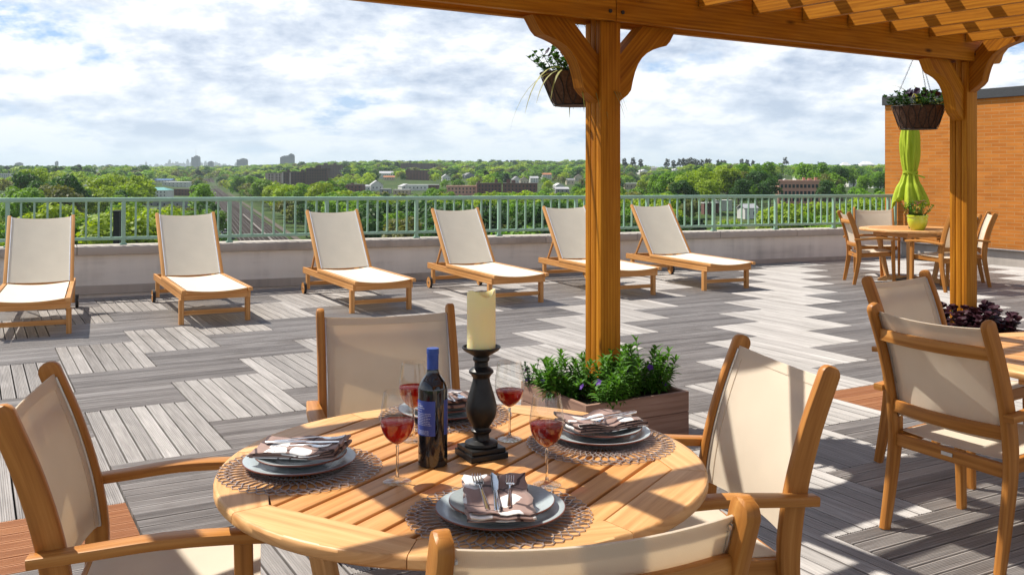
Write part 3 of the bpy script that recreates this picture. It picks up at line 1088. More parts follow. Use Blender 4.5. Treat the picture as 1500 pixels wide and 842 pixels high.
# ------------------------------------------------------------------ sun loungers (foot end towards local -Y, origin between the foot legs)
def make_lounger(label, loc, rz):
    t = thing('sun_lounger', label, 'sun lounger', loc, rz, 'sun loungers in a row along the parapet')
    LZ = .345
    Wd = .31
    yf, yr = -.13, 1.86
    HG = 1.22
    for sg in (-1, 1):
        mb = MB(); mb.bar((sg * Wd, yf + .03, LZ - .078), (sg * Wd, yr, LZ - .078), .026, .07, (1, 0, 0), .004)
        mb.build('side_rail', M['teak_slat'], t)
        mb = MB(); mb.bar((sg * (Wd - .002), yf - .05, LZ - .0245), (sg * (Wd - .002), HG, LZ - .0245), .04, .034, (1, 0, 0), .005)
        mb.build('seat_rail', M['teak_slat'], t)
    for sg in (-1, 1):
        mb = MB(); mb.bar((sg * (Wd - .0), -.02, 0), (sg * (Wd - .0), -.02, LZ - .114), .045, .055, (1, 0, 0), .004); mb.build('leg', M['teak_slat'], t)
        mb = MB(); mb.bar((sg * (Wd - .012), 1.72, .055), (sg * (Wd - .012), 1.72, LZ - .114), .04, .055, (1, 0, 0), .004); mb.build('leg', M['teak_slat'], t)
    mb = MB(); mb.bar((-Wd + .014, yf + .045, LZ - .078), (Wd - .014, yf + .045, LZ - .078), .026, .068, (0, 1, 0), .004); mb.build('end_rail', M['teak_slat'], t)
    mb = MB(); mb.bar((-Wd + .023, -.02, .105), (Wd - .023, -.02, .105), .024, .042, (0, 1, 0), .004)
    mb.build('stretcher', M['teak_slat'], t)
    mb = MB(); mb.bar((-Wd + .01, 1.72, .12), (Wd - .01, 1.72, .12), .024, .042, (0, 1, 0), .004)
    mb.bar((-Wd + .013, yr - .02, LZ - .078), (Wd - .013, yr - .02, LZ - .078), .024, .06, (0, 1, 0), .004)
    mb.bar((-Wd + .013, HG + .02, LZ - .095), (Wd - .013, HG + .02, LZ - .095), .03, .04, (0, 1, 0), .004)
    mb.build('cross_rail', M['teak_slat'], t)
    mb = MB()                              # bowed bar at the foot of the sling
    mb.sweep(bez([(-Wd + .018, yf - .012, LZ - .022), (-.14, yf - .012, LZ - .043), (0, yf - .012, LZ - .049), (.14, yf - .012, LZ - .043), (Wd - .018, yf - .012, LZ - .022)], 3), crect(.022, .02, .005), (0, 0, 1))
    mb.build('bowed_bar', M['teak_slat'], t, 35)
    for sg in (-1, 1):
        mb = MB()
        for s0, s1 in ((.0, .028),):
            mb.tube([(sg * (Wd + .014), 1.74, .068), (sg * (Wd + .042), 1.74, .068)], .068, 24)
        wh = mb.build('wheel', M['teak_slat'], t, 40)
        mb = MB(); mb.tube([(sg * (Wd + .0125), 1.74, .068), (sg * (Wd + .0435), 1.74, .068)], .0705, 24)
        mb.f = [f for f in mb.f if len(f) == 4]; mb.uv = mb.uv[:len(mb.f)]; mb.m = mb.m[:len(mb.f)]
        mb.build('tyre', M['dark_rubber'], wh, 40)
        mb = MB(); mb.tube([(sg * (Wd + .040), 1.74, .068), (sg * (Wd + .048), 1.74, .068)], .014, 10); mb.build('hub', M['metal'], wh, 40)
    # seat sling
    rows = []
    for i in range(13):
        v = i / 12
        y = yf - .03 + v * (HG - yf + .02)
        rows.append([((u - .5) * .555, y, LZ - .012 - .022 * (1 - (2 * u - 1) ** 2)) for u in [k / 8 for k in range(9)]])
    mb = MB(); sheet(mb, rows, .003); mb.build('seat', M['sling_white'], t, 60)
    a = R(51); c, s = math.cos(a), math.sin(a)
    def bp(x, q, off=0): return Vector((x, HG + .0 + q * c - off * s, LZ - .012 + q * s + off * c))
    BL = .83
    for sg in (-1, 1):
        mb = MB()
        mb.sweep([bp(sg * .302, -.02), bp(sg * .302, BL - .012), bp(sg * .302, BL - .003), bp(sg * .302, BL)], crect(.036, .042, .007), (1, 0, 0), 0, [1, 1, (.9, .92), (.7, .7)])
        mb.build('back_post', M['teak_slat'], t, 35)
    for q in (.05, BL - .06):
        mb = MB(); mb.bar(bp(-.282, q, -.035), bp(.282, q, -.035), .03, .02, (0, c, s), .004)
        mb.build('back_rail', M['teak_slat'], t)
    rows = []
    for i in range(11):
        v = i / 10
        r = []
        for k in range(9):
            u = k / 8
            sag = (1 - (2 * u - 1) ** 2)
            r.append(bp((u - .5) * .556, .005 + v * (BL - .03) - .008 * sag * v ** 3, .014 - .022 * sag))
        rows.append(r)
    mb = MB(); sheet(mb, rows, .003); mb.build('backrest', M['sling_white'], t, 60)
    for sg in (-1, 1):
        mb = MB(); mb.sweep([bp(sg * .279, .0, .015), bp(sg * .279, BL - .02, .015)], crect(.010, .012, .003), (1, 0, 0)); mb.build('fabric_channel', M['white_trim'], t)
    for sg in (-1, 1):
        mb = MB(); mb.bar(bp(sg * .25, BL * .47, -.02), (sg * .25, HG + .50, LZ - .06), .02, .03, (1, 0, 0), .004)
        mb.build('prop_strut', M['teak_slat'], t)
    return t


spots = [(-4.27, 8.56, -23.0), (-2.87, 9.31, -27.5), (-1.37, 10.03, -27.0), (.03, 10.57, -25.5), (1.36, 11.22, -22.5), (2.61, 11.86, -23)]
labs = ['teak sun lounger with white sling, leftmost of the row',
        'teak sun lounger with white sling, second from the left along the parapet',
        'teak sun lounger with white sling, above the chair back behind the wine bottle',
        'teak sun lounger with white sling, above and right of the tall candle',
        'teak sun lounger with white sling, half hidden behind the near timber post',
        'teak sun lounger with white sling, last of the row, right of the near timber post']
L0 = None
for (x, y, a), lab in zip(spots, labs):
    if L0 is None:
        L0 = make_lounger(lab, (x, y, 0), R(a) * -1); l = L0
    else:
        l = copy_tree(L0)
    l.location = (x, y, 0); l.rotation_euler.z = R(-a) ; l['label'] = lab
# ------------------------------------------------------------------ things on the laid table
M['glass_foot'] = thin_glass('glass_foot', (.93, .94, .94), 1.3)
M['glass'] = thin_glass('clear_glass', (.985, .99, .985), 1.0)
m, nt, out = mat('solid_glass')
p = N(nt, 'ShaderNodeBsdfPrincipled', Roughness=.01, IOR=1.45); p.inputs['Base Color'].default_value = (.97, .98, .97, 1); p.inputs['Transmission Weight'].default_value = 1
nt.links.new(p.outputs[0], out.inputs[0]); M['glass_solid'] = m
m, nt, out = mat('ivory_wax')
p = N(nt, 'ShaderNodeBsdfPrincipled', Roughness=.5)
p.inputs['Base Color'].default_value = (.92, .78, .40, 1)
p.inputs['Subsurface Weight'].default_value = .6; p.inputs['Subsurface Radius'].default_value = (.03, .018, .006); p.inputs['Subsurface Scale'].default_value = .5
nt.links.new(bump(nt, noise(nt, uvscaled(nt, 1, 1, 'Object'), 90, 4), .12, .003), p.inputs['Normal'])
nt.links.new(p.outputs[0], out.inputs[0]); M['candle'] = m
m, nt, out = mat('red_wine')
t_ = nt.nodes.new('ShaderNodeBsdfTransparent'); t_.inputs[0].default_value = (.72, .06, .04, 1)
d_ = N(nt, 'ShaderNodeBsdfPrincipled', Roughness=.05); d_.inputs['Base Color'].default_value = (.20, .011, .009, 1)
tl_ = nt.nodes.new('ShaderNodeBsdfTranslucent'); tl_.inputs[0].default_value = (.46, .03, .022, 1)
m1 = nt.nodes.new('ShaderNodeMixShader'); m1.inputs[0].default_value = .5
nt.links.new(d_.outputs[0], m1.inputs[1]); nt.links.new(tl_.outputs[0], m1.inputs[2])
m2 = nt.nodes.new('ShaderNodeMixShader'); m2.inputs[0].default_value = .62
nt.links.new(t_.outputs[0], m2.inputs[1]); nt.links.new(m1.outputs[0], m2.inputs[2])
nt.links.new(m2.outputs[0], out.inputs[0]); M['wine'] = m
M['bottle'] = simple('dark_bottle_glass', (.006, .006, .008), .06, 0, .05, spec=.6, coat=.5)
M['foil'] = simple('blue_capsule', (.022, .062, .30), .4, .15, .15, 60)
M['label'] = simple('blue_paper_label', (.032, .062, .30), .5, 0, .1, 40)
M['label_ink'] = simple('pale_ink', (.42, .47, .66), .6)
M['plate'] = simple('grey_blue_stoneware', (.37, .425, .44), .25, 0, .05, 160, spec=.6)
M['plate_rim'] = simple('brown_plate_rim', (.16, .05, .035), .35)
M['mat'] = simple('taupe_woven_vinyl', (.42, .37, .355), .3, .35, .25, 40)


def napkin_mat():
    m, nt, out = mat('napkin_cloth')
    v = uvscaled(nt, 1, 1)
    base = (.30, .195, .165)
    # white pebble shapes
    nn = N(nt, 'ShaderNodeTexNoise', Scale=9.0, Detail=1.0); nt.links.new(v, nn.inputs['Vector'])
    vv = mixc(nt, v, nn.outputs['Color'], .035)
    vo = N(nt, 'ShaderNodeTexVoronoi', Scale=15.0, Randomness=.8); nt.links.new(vv, vo.inputs['Vector'])
    peb = ramp(nt, [(.40, (1, 1, 1)), (.425, (0, 0, 0))], vo.outputs['Distance'])
    cellr = nt.nodes.new('ShaderNodeSeparateColor'); nt.links.new(vo.outputs['Color'], cellr.inputs[0])
    on = ramp(nt, [(.50, (0, 0, 0)), (.51, (1, 1, 1))], cellr.outputs[0])
    pf = mth(nt, 'MULTIPLY', peb.outputs[0], on.outputs[0])
    dots = ramp(nt, [(.035, (1, 1, 1)), (.05, (0, 0, 0))], vo.outputs['Distance'])
    v2 = N(nt, 'ShaderNodeTexVoronoi', Scale=11.0); v2.feature = 'DISTANCE_TO_EDGE'
    mp = nt.nodes.new('ShaderNodeMapping'); nt.links.new(vv, mp.inputs[0]); mp.inputs['Location'].default_value = (3.3, 1.7, 0); nt.links.new(mp.outputs[0], v2.inputs['Vector'])
    br = ramp(nt, [(.025, (1, 1, 1)), (.04, (0, 0, 0))], v2.outputs['Distance'])
    c = mixc(nt, base, (.045, .02, .02), br.outputs[0])
    c = mixc(nt, c, (.78, .76, .74), pf)
    c = mixc(nt, c, (.1, .05, .05), mth(nt, 'MULTIPLY', dots.outputs[0], on.outputs[0]))
    p = N(nt, 'ShaderNodeBsdfPrincipled', Roughness=.75); p.inputs['Specular IOR Level'].default_value = .25
    p.inputs['Sheen Weight'].default_value = .2
    nt.links.new(c, p.inputs['Base Color'])
    nt.links.new(bump(nt, noise(nt, v, 40, 4), .3, .003), p.inputs['Normal'])
    nt.links.new(p.outputs[0], out.inputs[0])
    return m


M['napkin'] = napkin_mat()


def at(px, py, z=TH):
    """point of the plane at height z seen at a picture position (layout planning)"""
    Y = 1414 * (CAM_H - z) / (py - 248)
    return Vector(((px - 750) / 1414 * Y, Y, z))


# --- wine glass
def make_glass(label, loc, lvl=.128):
    t = thing('wine_glass', label, 'wine glass', loc, rng.uniform(0, 6), 'glasses of red wine on the laid table')
    bowl = [(.004, .092), (.012, .096), (.024, .105), (.034, .118), (.0405, .135), (.0425, .152), (.041, .175), (.0372, .20), (.0335, .222)]
    pts = [Vector((r, 0, z)) for r, z in bowl]
    fine = bez(pts, 4)
    prof = [(p.x, p.z) for p in fine]
    outer = [(0.0, .0885), (.0025, .089)] + prof
    inner = [(r - .0009 if r > .002 else r, z + .0006) for r, z in reversed(prof[:-1])]
    mb = MB(); mb.lathe(outer + [(.0330, .2225)] + inner, 40); mb.build('bowl', M['glass'], t, 60)
    mb = MB(); mb.lathe([(0, .0895), (.0042, .089), (.0034, .082), (.0030, .06), (.0031, .03), (.0042, .014), (.008, .0075)], 20); mb.build('stem', M['glass_solid'], t, 60)
    mb = MB(); mb.lathe([(.008, .0075), (.018, .0045), (.030, .0025), (.0345, .0018), (.035, .0009), (.034, .0), (.0, .0006)], 40); mb.build('base', M['glass_foot'], t, 60)
    w_ = [(0, prof[0][1] + .001)] + [(r - .0012, z + .0007) for r, z in prof if z < lvl and r > .003]
    rl_ = w_[-1][0] + .0006
    mb = MB(); mb.lathe(w_ + [(rl_, lvl - .0005), (rl_ - .001, lvl), (0, lvl)], 40); mb.build('wine', M['wine'], t, 60)
    return t


gl = [((582, 705), 'wine glass of red wine left of the wine bottle, nearest it in front', .150),
      ((606, 644.5), 'wine glass of red wine partly hidden behind the wine bottle', .152),
      ((746.5, 643), 'wine glass of red wine right of the candlestick, on the far side of the table', .140),
      ((801, 710), 'wine glass of red wine beside the right hand plates, nearest the camera on that side', .150)]
for (px, py), lab, lv in gl:
    make_glass(lab, at(px, py), lv)

# --- bottle
bt = thing('wine_bottle', 'dark wine bottle with blue label and blue capsule standing on the laid table', 'bottle', at(634, 679))
prof = [(0, .003), (.022, .0035), (.033, .0), (.0375, .004), (.0385, .010), (.0385, .10), (.0385, .188), (.037, .203), (.031, .218), (.022, .230), (.0165, .240), (.0148, .252), (.0145, .262)]
mb = MB(); mb.lathe([(p.x, p.z) for p in bez([Vector((r, 0, z)) for r, z in prof], 3)] + [(.0143, .296), (0, .296)], 40); mb.build('body', M['bottle'], bt, 40)
mb = MB(); mb.lathe([(.0150, .240), (.0153, .262), (.0153, .288), (.0163, .2885), (.0163, .300), (.0158, .3025), (.0, .3032)], 32); mb.build('capsule', M['foil'], bt, 40)


def wrap(name, a0, a1, z0, z1, r, m_, parent, n=12):
    mb = MB()
    for i in range(n):
        t0, t1 = a0 + (a1 - a0) * i / n, a0 + (a1 - a0) * (i + 1) / n
        mb.quad([(r * math.cos(t0), r * math.sin(t0), z0), (r * math.cos(t1), r * math.sin(t1), z0), (r * math.cos(t1), r * math.sin(t1), z1), (r * math.cos(t0), r * math.sin(t0), z1)],
                [(i / n, 0), ((i + 1) / n, 0), ((i + 1) / n, 1), (i / n, 1)])
    return mb


A0, A1 = R(-172), R(-76)
lb = wrap('label', A0, A1, .082, .172, .0389, None, bt, 16).build('label', M['label'], bt, 30)
lb2 = wrap('label', R(-38), R(70), .082, .172, .0389, None, bt, 16).build('label', M['label'], bt, 30)
# printing on the label: title, a paragraph, a small star and the foot lines (all too small to read in the photo)
mb = MB()
r2 = random.Random(3)


def words(z, h, a, b, left=True):
    t = a
    while t < b:
        wl = r2.uniform(.05, .16)
        e = min(b, t + wl)
        w_ = wrap('', t, e, z, z + h, .03915, None, None, 2)
        for f, uv in zip(w_.f, w_.uv): mb.quad([w_.v[i] for i in f], uv)
        t = e + .035


words(.1625, .0016, A0 + .16, A0 + .62); words(.156, .0038, A0 + .16, A0 + .80); words(.1515, .0022, A0 + .16, A0 + .95)
words(.1455, .0014, A0 + .16, A0 + .7)
for i in range(8): words(.1385 - i * .0042, .0015, A0 + .18, A0 + r2.uniform(1.15, 1.42))
for i in range(4): words(.0945 - i * .003, .0013, A0 + .3 + .05 * (i % 2), A0 + 1.25)
for k in range(8):
    a = k * PI / 4; c = Vector((A0 + .36, .1015))
    p0 = (c.x + .06 * math.cos(a), c.y + .0025 * math.sin(a)); s_ = .012
    mb.quad([(.03915 * math.cos(q), .03915 * math.sin(q), zq) for q, zq in
             ((c.x - s_, c.y), (c.x, c.y - s_ * .04), p0, (c.x, c.y + s_ * .04))])
mb.build('print', M['label_ink'], lb)

# --- candlestick and candle
cs_loc = at(705, 667)
cs = thing('candlestick', 'black turned wooden candlestick with square base, carrying the ivory candle', 'candlestick', cs_loc, R(27))
mb = MB()
mb.box((0, 0, .008), (.108, .108, .016), .003); mb.box((0, 0, .022), (.098, .098, .012), .004); mb.build('base', M['black_wood'], cs)
prof = [(.0, .028), (.043, .028), (.0455, .033), (.044, .039), (.036, .042), (.024, .045), (.021, .052), (.021, .060), (.027, .066), (.028, .070), (.023, .074), (.022, .079),
        (.030, .090), (.0385, .106), (.042, .122), (.0415, .138), (.036, .160), (.029, .183), (.024, .200), (.0225, .210), (.028, .219), (.0335, .2245), (.033, .230), (.026, .236), (.0185, .241), (.018, .252), (.0225, .258), (.0225, .264), (.02, .268),
        (.033, .276), (.047, .284), (.0525, .291), (.0525, .2935), (.050, .294), (.046, .288), (.0, .286)]
mb = MB(); mb.lathe(prof, 40); mb.build('shaft', M['black_wood'], cs, 32)
cd = thing('pillar_candle', 'thick ivory pillar candle with wavy top standing on the black candlestick', 'candle', cs_loc + Vector((0, 0, .2885)))


def wav(r, z, a):
    if z > .12:
        k = .0065 * math.sin(2 * a + .6) + .004 * math.sin(3 * a + 1.5)
        return r, z + k
    return r, z


mb = MB()
mb.lathe([(0, 0), (.036, 0), (.0385, .002), (.0385, .05), (.0385, .10), (.0385, .147), (.0375, .150), (.0350, .1505), (.033, .148), (.0325, .125)], 48, fn=wav)
mb.lathe([(.0325, .125), (.0322, .118), (.028, .112), (.0, .110)], 48, fn=lambda r, z, a: (r, z + (.0065 * math.sin(2 * a + .6) + .004 * math.sin(3 * a + 1.5) if z > .12 else 0)))
mb.build('wax', M['candle'], cd, 50)
mb = MB(); mb.tube([(0, 0, .108), (.001, 0, .120), (.003, .001, .127)], .0015, 6); mb.build('wick', M['dark_rubber'], cd)


# --- woven place mat: two families of crossing spiral strands with scalloped loops at the rim
def make_mat(label, loc, rz):
    mb = MB()
    n = 48; R0, R1 = .055, .200
    for fam in (1, -1):
        for i in range(n):
            pts = []
            for k in range(15):
                u = k / 14
                r = R0 + (R1 - R0) * (1 - (1 - u) ** 1.25)
                a = 2 * PI * i / n + fam * (2 * PI / n) * (2.5 * u + .24 * math.sin(u * PI * 5))
                pts.append(Vector((r * math.cos(a), r * math.sin(a), .0018 + .0009 * fam * math.cos(k * PI / 2.8))))
            mb.sweep(pts, [(-.0017, -.0009), (.0017, -.0009), (.0017, .0009), (-.0017, .0009)], (0, 0, 0), caps=False)
    for rr in (.058, .098):
        mb.sweep([(rr * math.cos(2 * PI * k / 60), rr * math.sin(2 * PI * k / 60), .002) for k in range(60)], [(-.0015, -.0008), (.0015, -.0008), (.0015, .0008), (-.0015, .0008)], (0, 0, 1), closed=True)
    # loops joining neighbouring strands at the rim
    for i in range(n):
        a0 = 2 * PI * i / n + (2 * PI / n) * 2.5
        a1 = a0 + 2 * PI / n
        mid = (a0 + a1) / 2
        pts = [Vector((R1 * math.cos(a0), R1 * math.sin(a0), .002)), Vector(((R1 + .008) * math.cos(mid), (R1 + .008) * math.sin(mid), .002)), Vector((R1 * math.cos(a1), R1 * math.sin(a1), .002))]
        mb.sweep(bez(pts, 3), [(-.001, -.0007), (.001, -.0007), (.001, .0007), (-.001, .0007)], (0, 0, 1), caps=False)
    mb.lathe([(0, .0008), (.06, .0008), (.06, .0022), (0, .0022)], 24)
    o = mb.build('place_mat', M['mat'], None, 50, loc, rz)
    return tag(o, label, 'place mat', 'round open woven place mats')


def make_plate(label, loc, r, group):
    mb = MB()
    s = r / .145
    prof = [(0, .003), (.07 * s, .003), (.075 * s, .0), (.079 * s, .0), (.081 * s, .0035), (.11 * s, .009), (.1425 * s, .0165), (.1450 * s, .0185), (.1448 * s, .0205), (.143 * s, .0212),
            (.11 * s, .0135), (.090 * s, .0095), (.086 * s, .0075), (.0845 * s, .0078), (.083 * s, .0072), (.05 * s, .0066), (0, .0065)]
    mis = [0] * 16; mis[5] = 1; mis[6] = 1; mis[7] = 1; mis[8] = 1
    mb.lathe(prof, 64, mis=mis)
    o = mb.build('plate', [M['plate'], M['plate_rim']], None, 40, loc)
    return tag(o, label, 'plate', group)


def make_napkin(label, loc, rz, tilt=0.0, mess=0.0):
    """folded cloth: a serpentine section swept across the width, rounded fold towards the diner"""
    Wn, Ln = .142, .225
    layers = 4
    pts = []
    gap = .0048
    for l in range(layers):
        z = .003 + l * gap
        ys = [(-Ln / 2 + Ln * k / 10) for k in range(11)]
        if l % 2: ys = ys[::-1]
        for y in ys:
            pts.append((y, z))
        if l < layers - 1:
            e = ys[-1]; sg = 1 if e > 0 else -1
            for a in (30, 90, 150):
                pts.append((e + sg * .0030 * math.sin(R(a)) * (1 + .5 * (l % 2)), z + gap * .5 - gap * .5 * math.cos(R(a))))
    r_ = random.Random(hash(label) % 1000 if False else len(label) * 7)
    ph = [r_.uniform(0, 6) for _ in range(6)]
    rows = []
    for i in range(13):
        x = -Wn / 2 + Wn * i / 12
        row = []
        for j, (y, z) in enumerate(pts):
            f = z / .02
            dz = .0035 * math.sin(9 * y / Ln + ph[0] + 2.4 * x / Wn) * f + .0022 * math.sin(17 * x / Wn + ph[1]) * (f + .2) + mess * .006 * f * math.sin(5 * y / Ln * 2 + ph[2])
            up = .011 * max(0, (y / Ln * 2)) ** 2 * (.4 + f) * (1 if y > 0 else .2)
            row.append(Vector((x + .004 * math.sin(6 * y / Ln * 3 + ph[3]) * f + mess * .010 * (f - .5) + .0025 * math.sin(j * .8), y + .004 * math.sin(5 * x / Wn + ph[4]) * f, max(.0012, z + dz + up + .002))))
        rows.append(row)
    mb = MB()
    base = len(mb.v)
    nr, nc = len(rows), len(rows[0])
    for i in range(nr):
        for j in range(nc): mb.v.append(tuple(rows[i][j]))
    cum = [0.0]
    for j in range(1, nc): cum.append(cum[-1] + math.hypot(pts[j][0] - pts[j - 1][0], pts[j][1] - pts[j - 1][1]))
    uo, vo = r_.uniform(0, 9), r_.uniform(0, 9)
    for i in range(nr - 1):
        for j in range(nc - 1):
            mb.f.append((i * nc + j, i * nc + j + 1, (i + 1) * nc + j + 1, (i + 1) * nc + j))
            mb.uv.append([(uo + rows[i][j].x, vo + cum[j]), (uo + rows[i][j].x, vo + cum[j + 1]), (uo + rows[i + 1][j].x, vo + cum[j + 1]), (uo + rows[i + 1][j].x, vo + cum[j])]); mb.m.append(0)
    o = mb.build('napkin', M['napkin'], None, 60, loc, rz)
    md = o.modifiers.new('thickness', 'SOLIDIFY'); md.thickness = .0016; md.offset = 0
    o.rotation_euler.x = tilt
    return tag(o, label, 'napkin', 'folded patterned napkins on plates')


def outline_strip(mb, sects, th=.0022):
    """sects: list of (y, half width, z, cx) -> flat bar with varying width"""
    for (a, b) in zip(sects, sects[1:]):
        pass
    prof = crect(1, 1, .3)
    path = [Vector((c, y, z)) for (y, hw, z, c) in sects]
    mb.sweep(path, [(x, y) for x, y in crect(1, 1, .28)], (1, 0, 0), 0, [(hw * 2, th * (1 if hw < .006 else .8)) for (y, hw, z, c) in sects])


def make_fork(label, loc, rz, pitch=0.0, group=None):
    t = thing('fork', label, 'fork', loc, rz, group)
    mb = MB()
    outline_strip(mb, [(-.095, .003, .003, 0), (-.09, .0052, .003, 0), (-.05, .0044, .0045, 0), (-.005, .0028, .008, 0), (.025, .0024, .0095, 0), (.034, .005, .008, 0), (.040, .0105, .0065, 0), (.052, .0115, .005, 0), (.056, .0115, .0048, 0)])
    mb.build('handle', M['steel'], t, 50)
    for k in range(4):
        mb = MB(); x = (k - 1.5) * .0062
        outline_strip(mb, [(.0545, .0021, .0049, x), (.072, .0018, .0055, x), (.088, .0014, .0085, x), (.094, .0007, .0105, x)], .002)
        mb.build('tine', M['steel'], t, 50)
    t.rotation_euler.x = pitch
    return t


def make_knife(label, loc, rz, pitch=0.0, group=None):
    t = thing('table_knife', label, 'knife', loc, rz, group)
    mb = MB()
    outline_strip(mb, [(-.11, .004, .004, 0), (-.105, .0062, .004, 0), (-.06, .0058, .0045, 0), (-.01, .0045, .0048, 0), (.0, .003, .0048, 0)], .0055)
    mb.build('handle', M['steel'], t, 50)
    mb = MB()
    outline_strip(mb, [(-.002, .0045, .0048, 0), (.01, .0078, .0048, .001), (.06, .0085, .0048, .0015), (.09, .0068, .0048, .000), (.105, .003, .0048, -.003), (.109, .0008, .0048, -.004)], .0014)
    mb.build('blade', M['steel'], t, 50)
    t.rotation_euler.x = pitch
    return t


settings = [  # centre px, facing (towards diner) angle, wording
    ((439, 683), (442, 690), 'left on the laid table', -1),
    ((733, 755), (729, 752), 'nearest the camera on the laid table', 0),
    ((879, 642), (880, 659), 'right on the laid table', 1),
    ((651, 607), (655, 610), 'behind the bottle on the laid table', 2)]
for (pc, mc, where, k) in settings:
    mp = at(*mc); mp.z = TH
    pp = at(*pc); pp.z = TH + .003
    mp = pp * .6 + mp * .4; mp.z = TH
    ang = {-1: R(-98), 0: R(5), 1: R(118), 2: R(196)}[k]     # rotation of local -Y towards the diner
    make_mat('round taupe woven place mat ' + where, mp, rng.uniform(0, 6))
    make_plate('larger grey blue plate under the small one ' + where, pp, .145, 'lower dinner plates')
    q = pp + Vector((.003, .002, .0135))
    make_plate('smaller grey blue upper plate ' + where, q, .118, 'upper small plates')
    nz = q + Vector((0, 0, .0185))
    d = Vector((math.sin(ang), -math.cos(ang), 0))          # towards the diner
    side = Vector((math.cos(ang), math.sin(ang), 0))
    if k == 0: nz = nz + d * .035 - side * .012
    make_napkin('folded taupe patterned napkin on plates ' + where, nz, ang, 0, 1.0 if k == 1 else .3)
    zc = Vector((0, 0, .0225))
    gk = 'cutlery on the napkin ' + where
    o = nz + zc - d * .012
    if k != 1:
        make_fork('steel fork on the napkin, first tine side of the knife, ' + where if False else 'larger steel fork left of the knife ' + where, o - side * .034, ang + .08, .05)
        make_knife('steel table knife between two forks ' + where, o + Vector((0, 0, .001)) - side * .004, ang - .03, .05)
        f2 = make_fork('smaller steel fork right of the knife ' + where, o + side * .028, ang - .10, .05); f2.scale = (.86,) * 3
    else:
        make_fork('steel fork in the rumpled napkin ' + where, o - side * .03 + d * .03, ang + .15, -.05)
        make_knife('steel table knife in the rumpled napkin ' + where, o + side * .0 + d * .02, ang - .05, -.04)
# ------------------------------------------------------------------ planters, plants, baskets, umbrella
M['leaf_green'] = foliage('bright_leaf', 'plain', .3, .3, (.078, .205, .022), 9)
M['leaf_dark'] = foliage('dark_leaf', 'plain', .3, .25, (.035, .10, .025), 9)
M['leaf_purple'] = foliage('purple_leaf', 'plain', .35, .12, (.05, .014, .024), 12)
M['leaf_stripe'] = foliage('striped_leaf', 'plain', .3, .3, (.30, .30, .10), 20)
M['petal_violet'] = foliage('violet_petal', 'plain', .3, .2, (.09, .03, .24), 20)
M['petal_dark'] = foliage('dark_violet_petal', 'plain', .3, .15, (.022, .008, .035), 20)
M['petal_yellow'] = foliage('yellow_petal', 'plain', .2, .3, (.60, .42, .10), 20)
M['petal_pink'] = foliage('pink_petal', 'plain', .2, .3, (.42, .16, .26), 20)
M['stem'] = simple('green_stem', (.08, .13, .03), .6)
M['soil'] = simple('dark_soil', (.03, .02, .013), .95, 0, .4, 50, bmp=.6)


def leaf(mb, p, d, up, L, Wd, droop=.3, mi=0, seg=3):
    """lance-shaped leaf: folded strip from p along d"""
    d = Vector(d).normalized(); up = Vector(up)
    s = d.cross(up)
    if s.length < 1e-4: s = Vector((1, 0, 0))
    s.normalize(); n = s.cross(d).normalized()
    prev = None
    ws = [.25, 1.0, .75, .04] if seg == 3 else [.3, 1.0, .05]
    for i in range(seg + 1):
        u = i / seg
        c = p + d * (L * u) - ZUP * (droop * L * u * u)
        hw = Wd / 2 * ws[i]
        fo = .5 if Wd < L * .5 else .12
        row = (c - s * hw + n * hw * fo, c, c + s * hw + n * hw * fo)
        if prev:
            mb.quad([prev[0], prev[1], row[1], row[0]], mi=mi); mb.quad([prev[1], prev[2], row[2], row[1]], mi=mi)
        prev = row


def bush(name, label, cat, loc, r, h, nst, leafmat, Lf, Wf, group=None, flowers=None, spread=1.0, whorl=9, r_=None, nfl=6):
    r_ = r_ or rng
    t = thing(name, label, cat, loc, 0, group)
    ms, ml = MB(), MB()
    tips = []
    for i in range(nst):
        a = r_.uniform(0, 2 * PI); q = math.sqrt(r_.random())
        b0 = Vector((r * .55 * q * math.cos(a), r * .55 * q * math.sin(a), 0))
        hh = h * r_.uniform(.5, 1.12) * (1 - .35 * q * q)
        top = b0 + Vector((r * .6 * q * math.cos(a) * spread + r_.gauss(0, .02), r * .6 * q * math.sin(a) * spread + r_.gauss(0, .02), hh))
        mid = (b0 + top) / 2 + Vector((r_.gauss(0, .012), r_.gauss(0, .012), 0))
        ms.tube([b0, mid, top], .003, 5, scales=[1, .8, .5])
        tips.append(top)
        for k in range(whorl):
            u = .22 + .78 * k / (whorl - 1)
            c = b0 + (mid - b0) * min(1, 2 * u) if u < .5 else mid + (top - mid) * (2 * u - 1)
            for w_ in range(3):
                th_ = k * 2.4 + w_ * 2.1 + r_.uniform(-.4, .4)
                el = .1 + .9 * u * u + r_.uniform(-.25, .25)
                d = Vector((math.cos(th_) * math.cos(el), math.sin(th_) * math.cos(el), math.sin(el)))
                leaf(ml, c, d, ZUP, Lf * r_.uniform(.7, 1.15), Wf * r_.uniform(.8, 1.2), .35)
    ms.build('stem', M['stem'], t); ml.build('leaves', leafmat, t)
    if flowers:
        for i in range(nfl):
            a = r_.uniform(0, 2 * PI); q = r_.uniform(.6, 1.0)
            tp = Vector((r * q * math.cos(a), r * q * math.sin(a), h * r_.uniform(.25, .7)))
            mf = MB()
            ax = Vector((math.cos(a) * .8, math.sin(a) * .8, .6)).normalized()
            s1 = ax.cross(ZUP).normalized(); s2 = ax.cross(s1)
            for k in range(5):
                b_ = 2 * PI * k / 5
                leaf(mf, tp, s1 * math.cos(b_) + s2 * math.sin(b_) + ax * .3, ax, .022, .022, .1, 0, 2)
            mf.build('flower', flowers, t)
    return t


